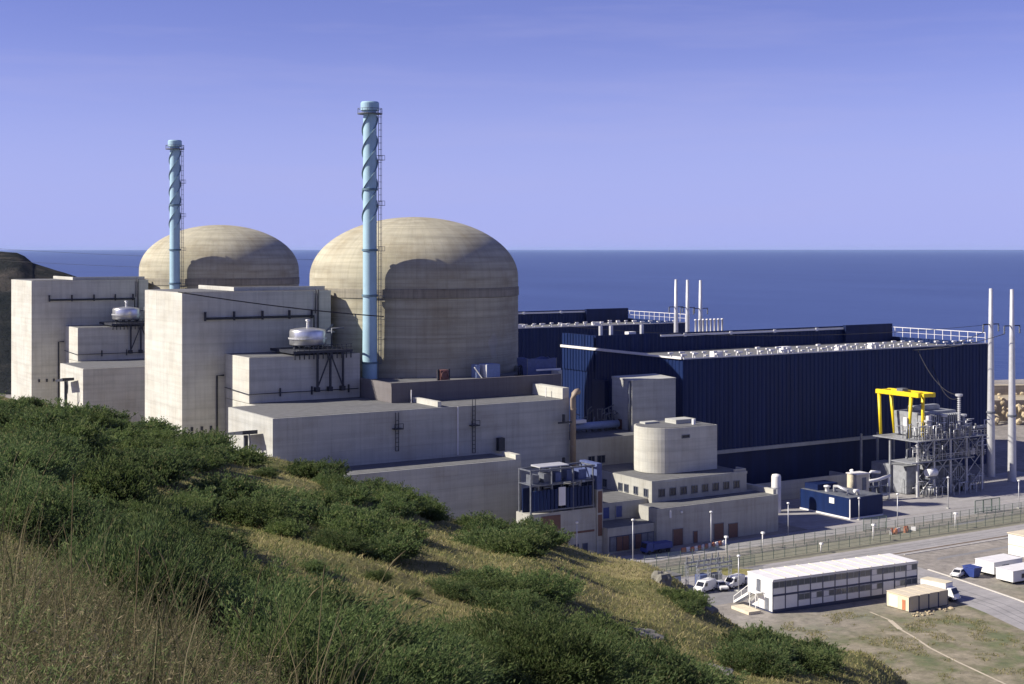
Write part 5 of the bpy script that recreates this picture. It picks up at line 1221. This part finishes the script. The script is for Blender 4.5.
def weeds(name, nplants, seed, mat, label, hr, leaves, lw):
    g = np.random.default_rng(seed); d = 4.2+9.0*g.random(nplants)**1.1; t_ = g.uniform(-.52, 0, nplants)
    keep = t_ < (-.10-.012*(d-4)+.06*vnoise(d*.8, t_*30)); d = d[keep]; t_ = t_[keep]; m_ = len(d); lat = t_*d
    base = np.stack([CA*lat+SA*d, -SA*lat+CA*d, hill_z(lat, d)], -1); h = g.uniform(*hr, m_)
    lean = g.normal(0, .25, (m_, 2))
    q = g.random((m_, leaves)); P = base[:, None]+np.stack([lean[:, :1]*h[:, None]*q**1.5, lean[:, 1:]*h[:, None]*q**1.5, h[:, None]*q], -1)
    n = m_*leaves; P = P.reshape(n, 3)+g.normal(0, .016, (n, 3)); D = g.normal(0, 1, (n, 3)); D[:, 2] = np.abs(D[:, 2])*.8+.2; D /= np.linalg.norm(D, axis=1)[:, None]
    ln = g.uniform(.012, .042, n)[:, None]; s = np.cross(D, g.normal(size=(n, 3))); s /= np.linalg.norm(s, axis=1)[:, None]; w = (lw*g.uniform(.5, 1.4, n))[:, None]
    V = np.stack([P, P+D*ln*.45+s*w, P+D*ln, P+D*ln*.45-s*w], 1).reshape(-1, 3); F = np.arange(n*4).reshape(n, 4)
    tag(np_mesh(name, V, F, mat, smooth=False), label, 'weeds', kind='stuff')
weeds('green_weeds', 2300, 61, 'broom_green', 'low leafy green weeds among the dry grass in the lower left foreground', (.10, .38), 60, .0028)
weeds('dry_weeds', 2600, 62, 'dry_grass', 'brown withered weed stems and seed tufts in the lower left foreground', (.15, .50), 60, .0022)
for k in range(26):
    dd = R.uniform(6.5, 12.5); tt = R.uniform(-.40, -.10); la = tt*dd; x, y = site(la, dd); z = float(hill_z(np.array([la]), np.array([dd]))[0]); h_ = R.uniform(.55, 1.05)
    lx, ly = R.uniform(-.3, .3), R.uniform(-.3, .2); m = MB()
    m.tube([(x, y, z), (x+lx*.4, y+ly*.4, z+h_*.6), (x+lx, y+ly, z+h_)], [.0035, .003, .002], 4, False)
    o = m.build('dry_stalk', 'dry_grass'); m = MB()
    m.tube([(x+lx, y+ly, z+h_), (x+lx*1.12, y+ly*1.12, z+h_+.05), (x+lx*1.3, y+ly*1.3, z+h_+.10)], [.002, .006, .0015], 5, False); m.build('seed_head', 'dry_grass', o)
    tag(o, 'single tall dry stalk with drooping seed head in the lower left foreground', 'grass stalk', 'tall dry stalks in the foreground')
# turf over the slope
n = 260000
d = np.exp(NP.uniform(math.log(9), math.log(118), n)); t_ = NP.uniform(-.40, .36, n)
blades('slope_grass', t_*d, d, NP.uniform(.06, .20, n)*np.clip(d/45, .7, 1.25), NP.uniform(.005, .011, n)*np.clip(d/30, .5, 3.0), 'grass_blades', 'olive and straw-coloured rough grass covering the hillside between the bushes', .6)
# grey outcrops breaking through the turf
plain('outcrop_rock', (0.19, 0.18, 0.15), 0.95, 0, 0.4, 0.9)
def outcrop(lat, d, sx_, sy_, sz_, seed, label):
    rr = random.Random(seed); bm = bmesh.new(); bmesh.ops.create_icosphere(bm, subdivisions=3, radius=1)
    for v in bm.verts:
        q_ = v.co.copy(); v.co *= 1+.22*math.sin(q_.x*5+seed)*math.cos(q_.y*4)+rr.uniform(-.05, .05); v.co.x *= sx_; v.co.y *= sy_; v.co.z = round(v.co.z*3)/3*.5*sz_+v.co.z*.5*sz_
    me = bpy.data.meshes.new('rock_outcrop'); bm.to_mesh(me); bm.free(); me.materials.append(MATS['outcrop_rock'])
    o = bpy.data.objects.new('rock_outcrop', me); COL.objects.link(o); x, y = site(lat, d)
    o.location = (x, y, float(hill_z(np.array([lat]), np.array([d]))[0])); o.rotation_euler = (.1, .15, -A+rr.uniform(-.4, .4))
    tag(o, label, 'rock', 'rock outcrops on the slope')
outcrop(5.4, 58.6, .8, .5, .16, 3, 'flat grey rock slab in the grass right of the bottom gorse clump')
outcrop(9.7, 92.4, .7, .6, .7, 5, 'dark upright rock at the hill edge left of the kiosk')
outcrop(7.9, 54.4, .6, .4, .12, 7, 'low pale rock in the grass left of the lone right-hand bush')
outcrop(11.6, 86.5, .8, .6, .3, 9, 'small pale rock on the hill edge below the site office stair')

# rough tufts on the waste ground at the hill foot
n = 46000
d = NP.uniform(196, 243, n); lat = NP.uniform(38, 92, n); cl = vnoise(lat*.35, d*.35)+.5*vnoise(lat*1.1, d*1.1)
ux = CA*lat+SA*d; vy = -SA*lat+CA*d
keep = (cl > .12) & (vy < 176) & (ux < 183+(vy-128)*.30) & ~((ux > 180) & (vy > 166)); lat = lat[keep]; d = d[keep]; n = len(d)
blades('waste_ground_tufts', lat, d, NP.uniform(.10, .38, n), NP.uniform(.02, .05, n), 'grass_blades', 'rough grass tufts on the flat waste ground at lower right', .5, True)
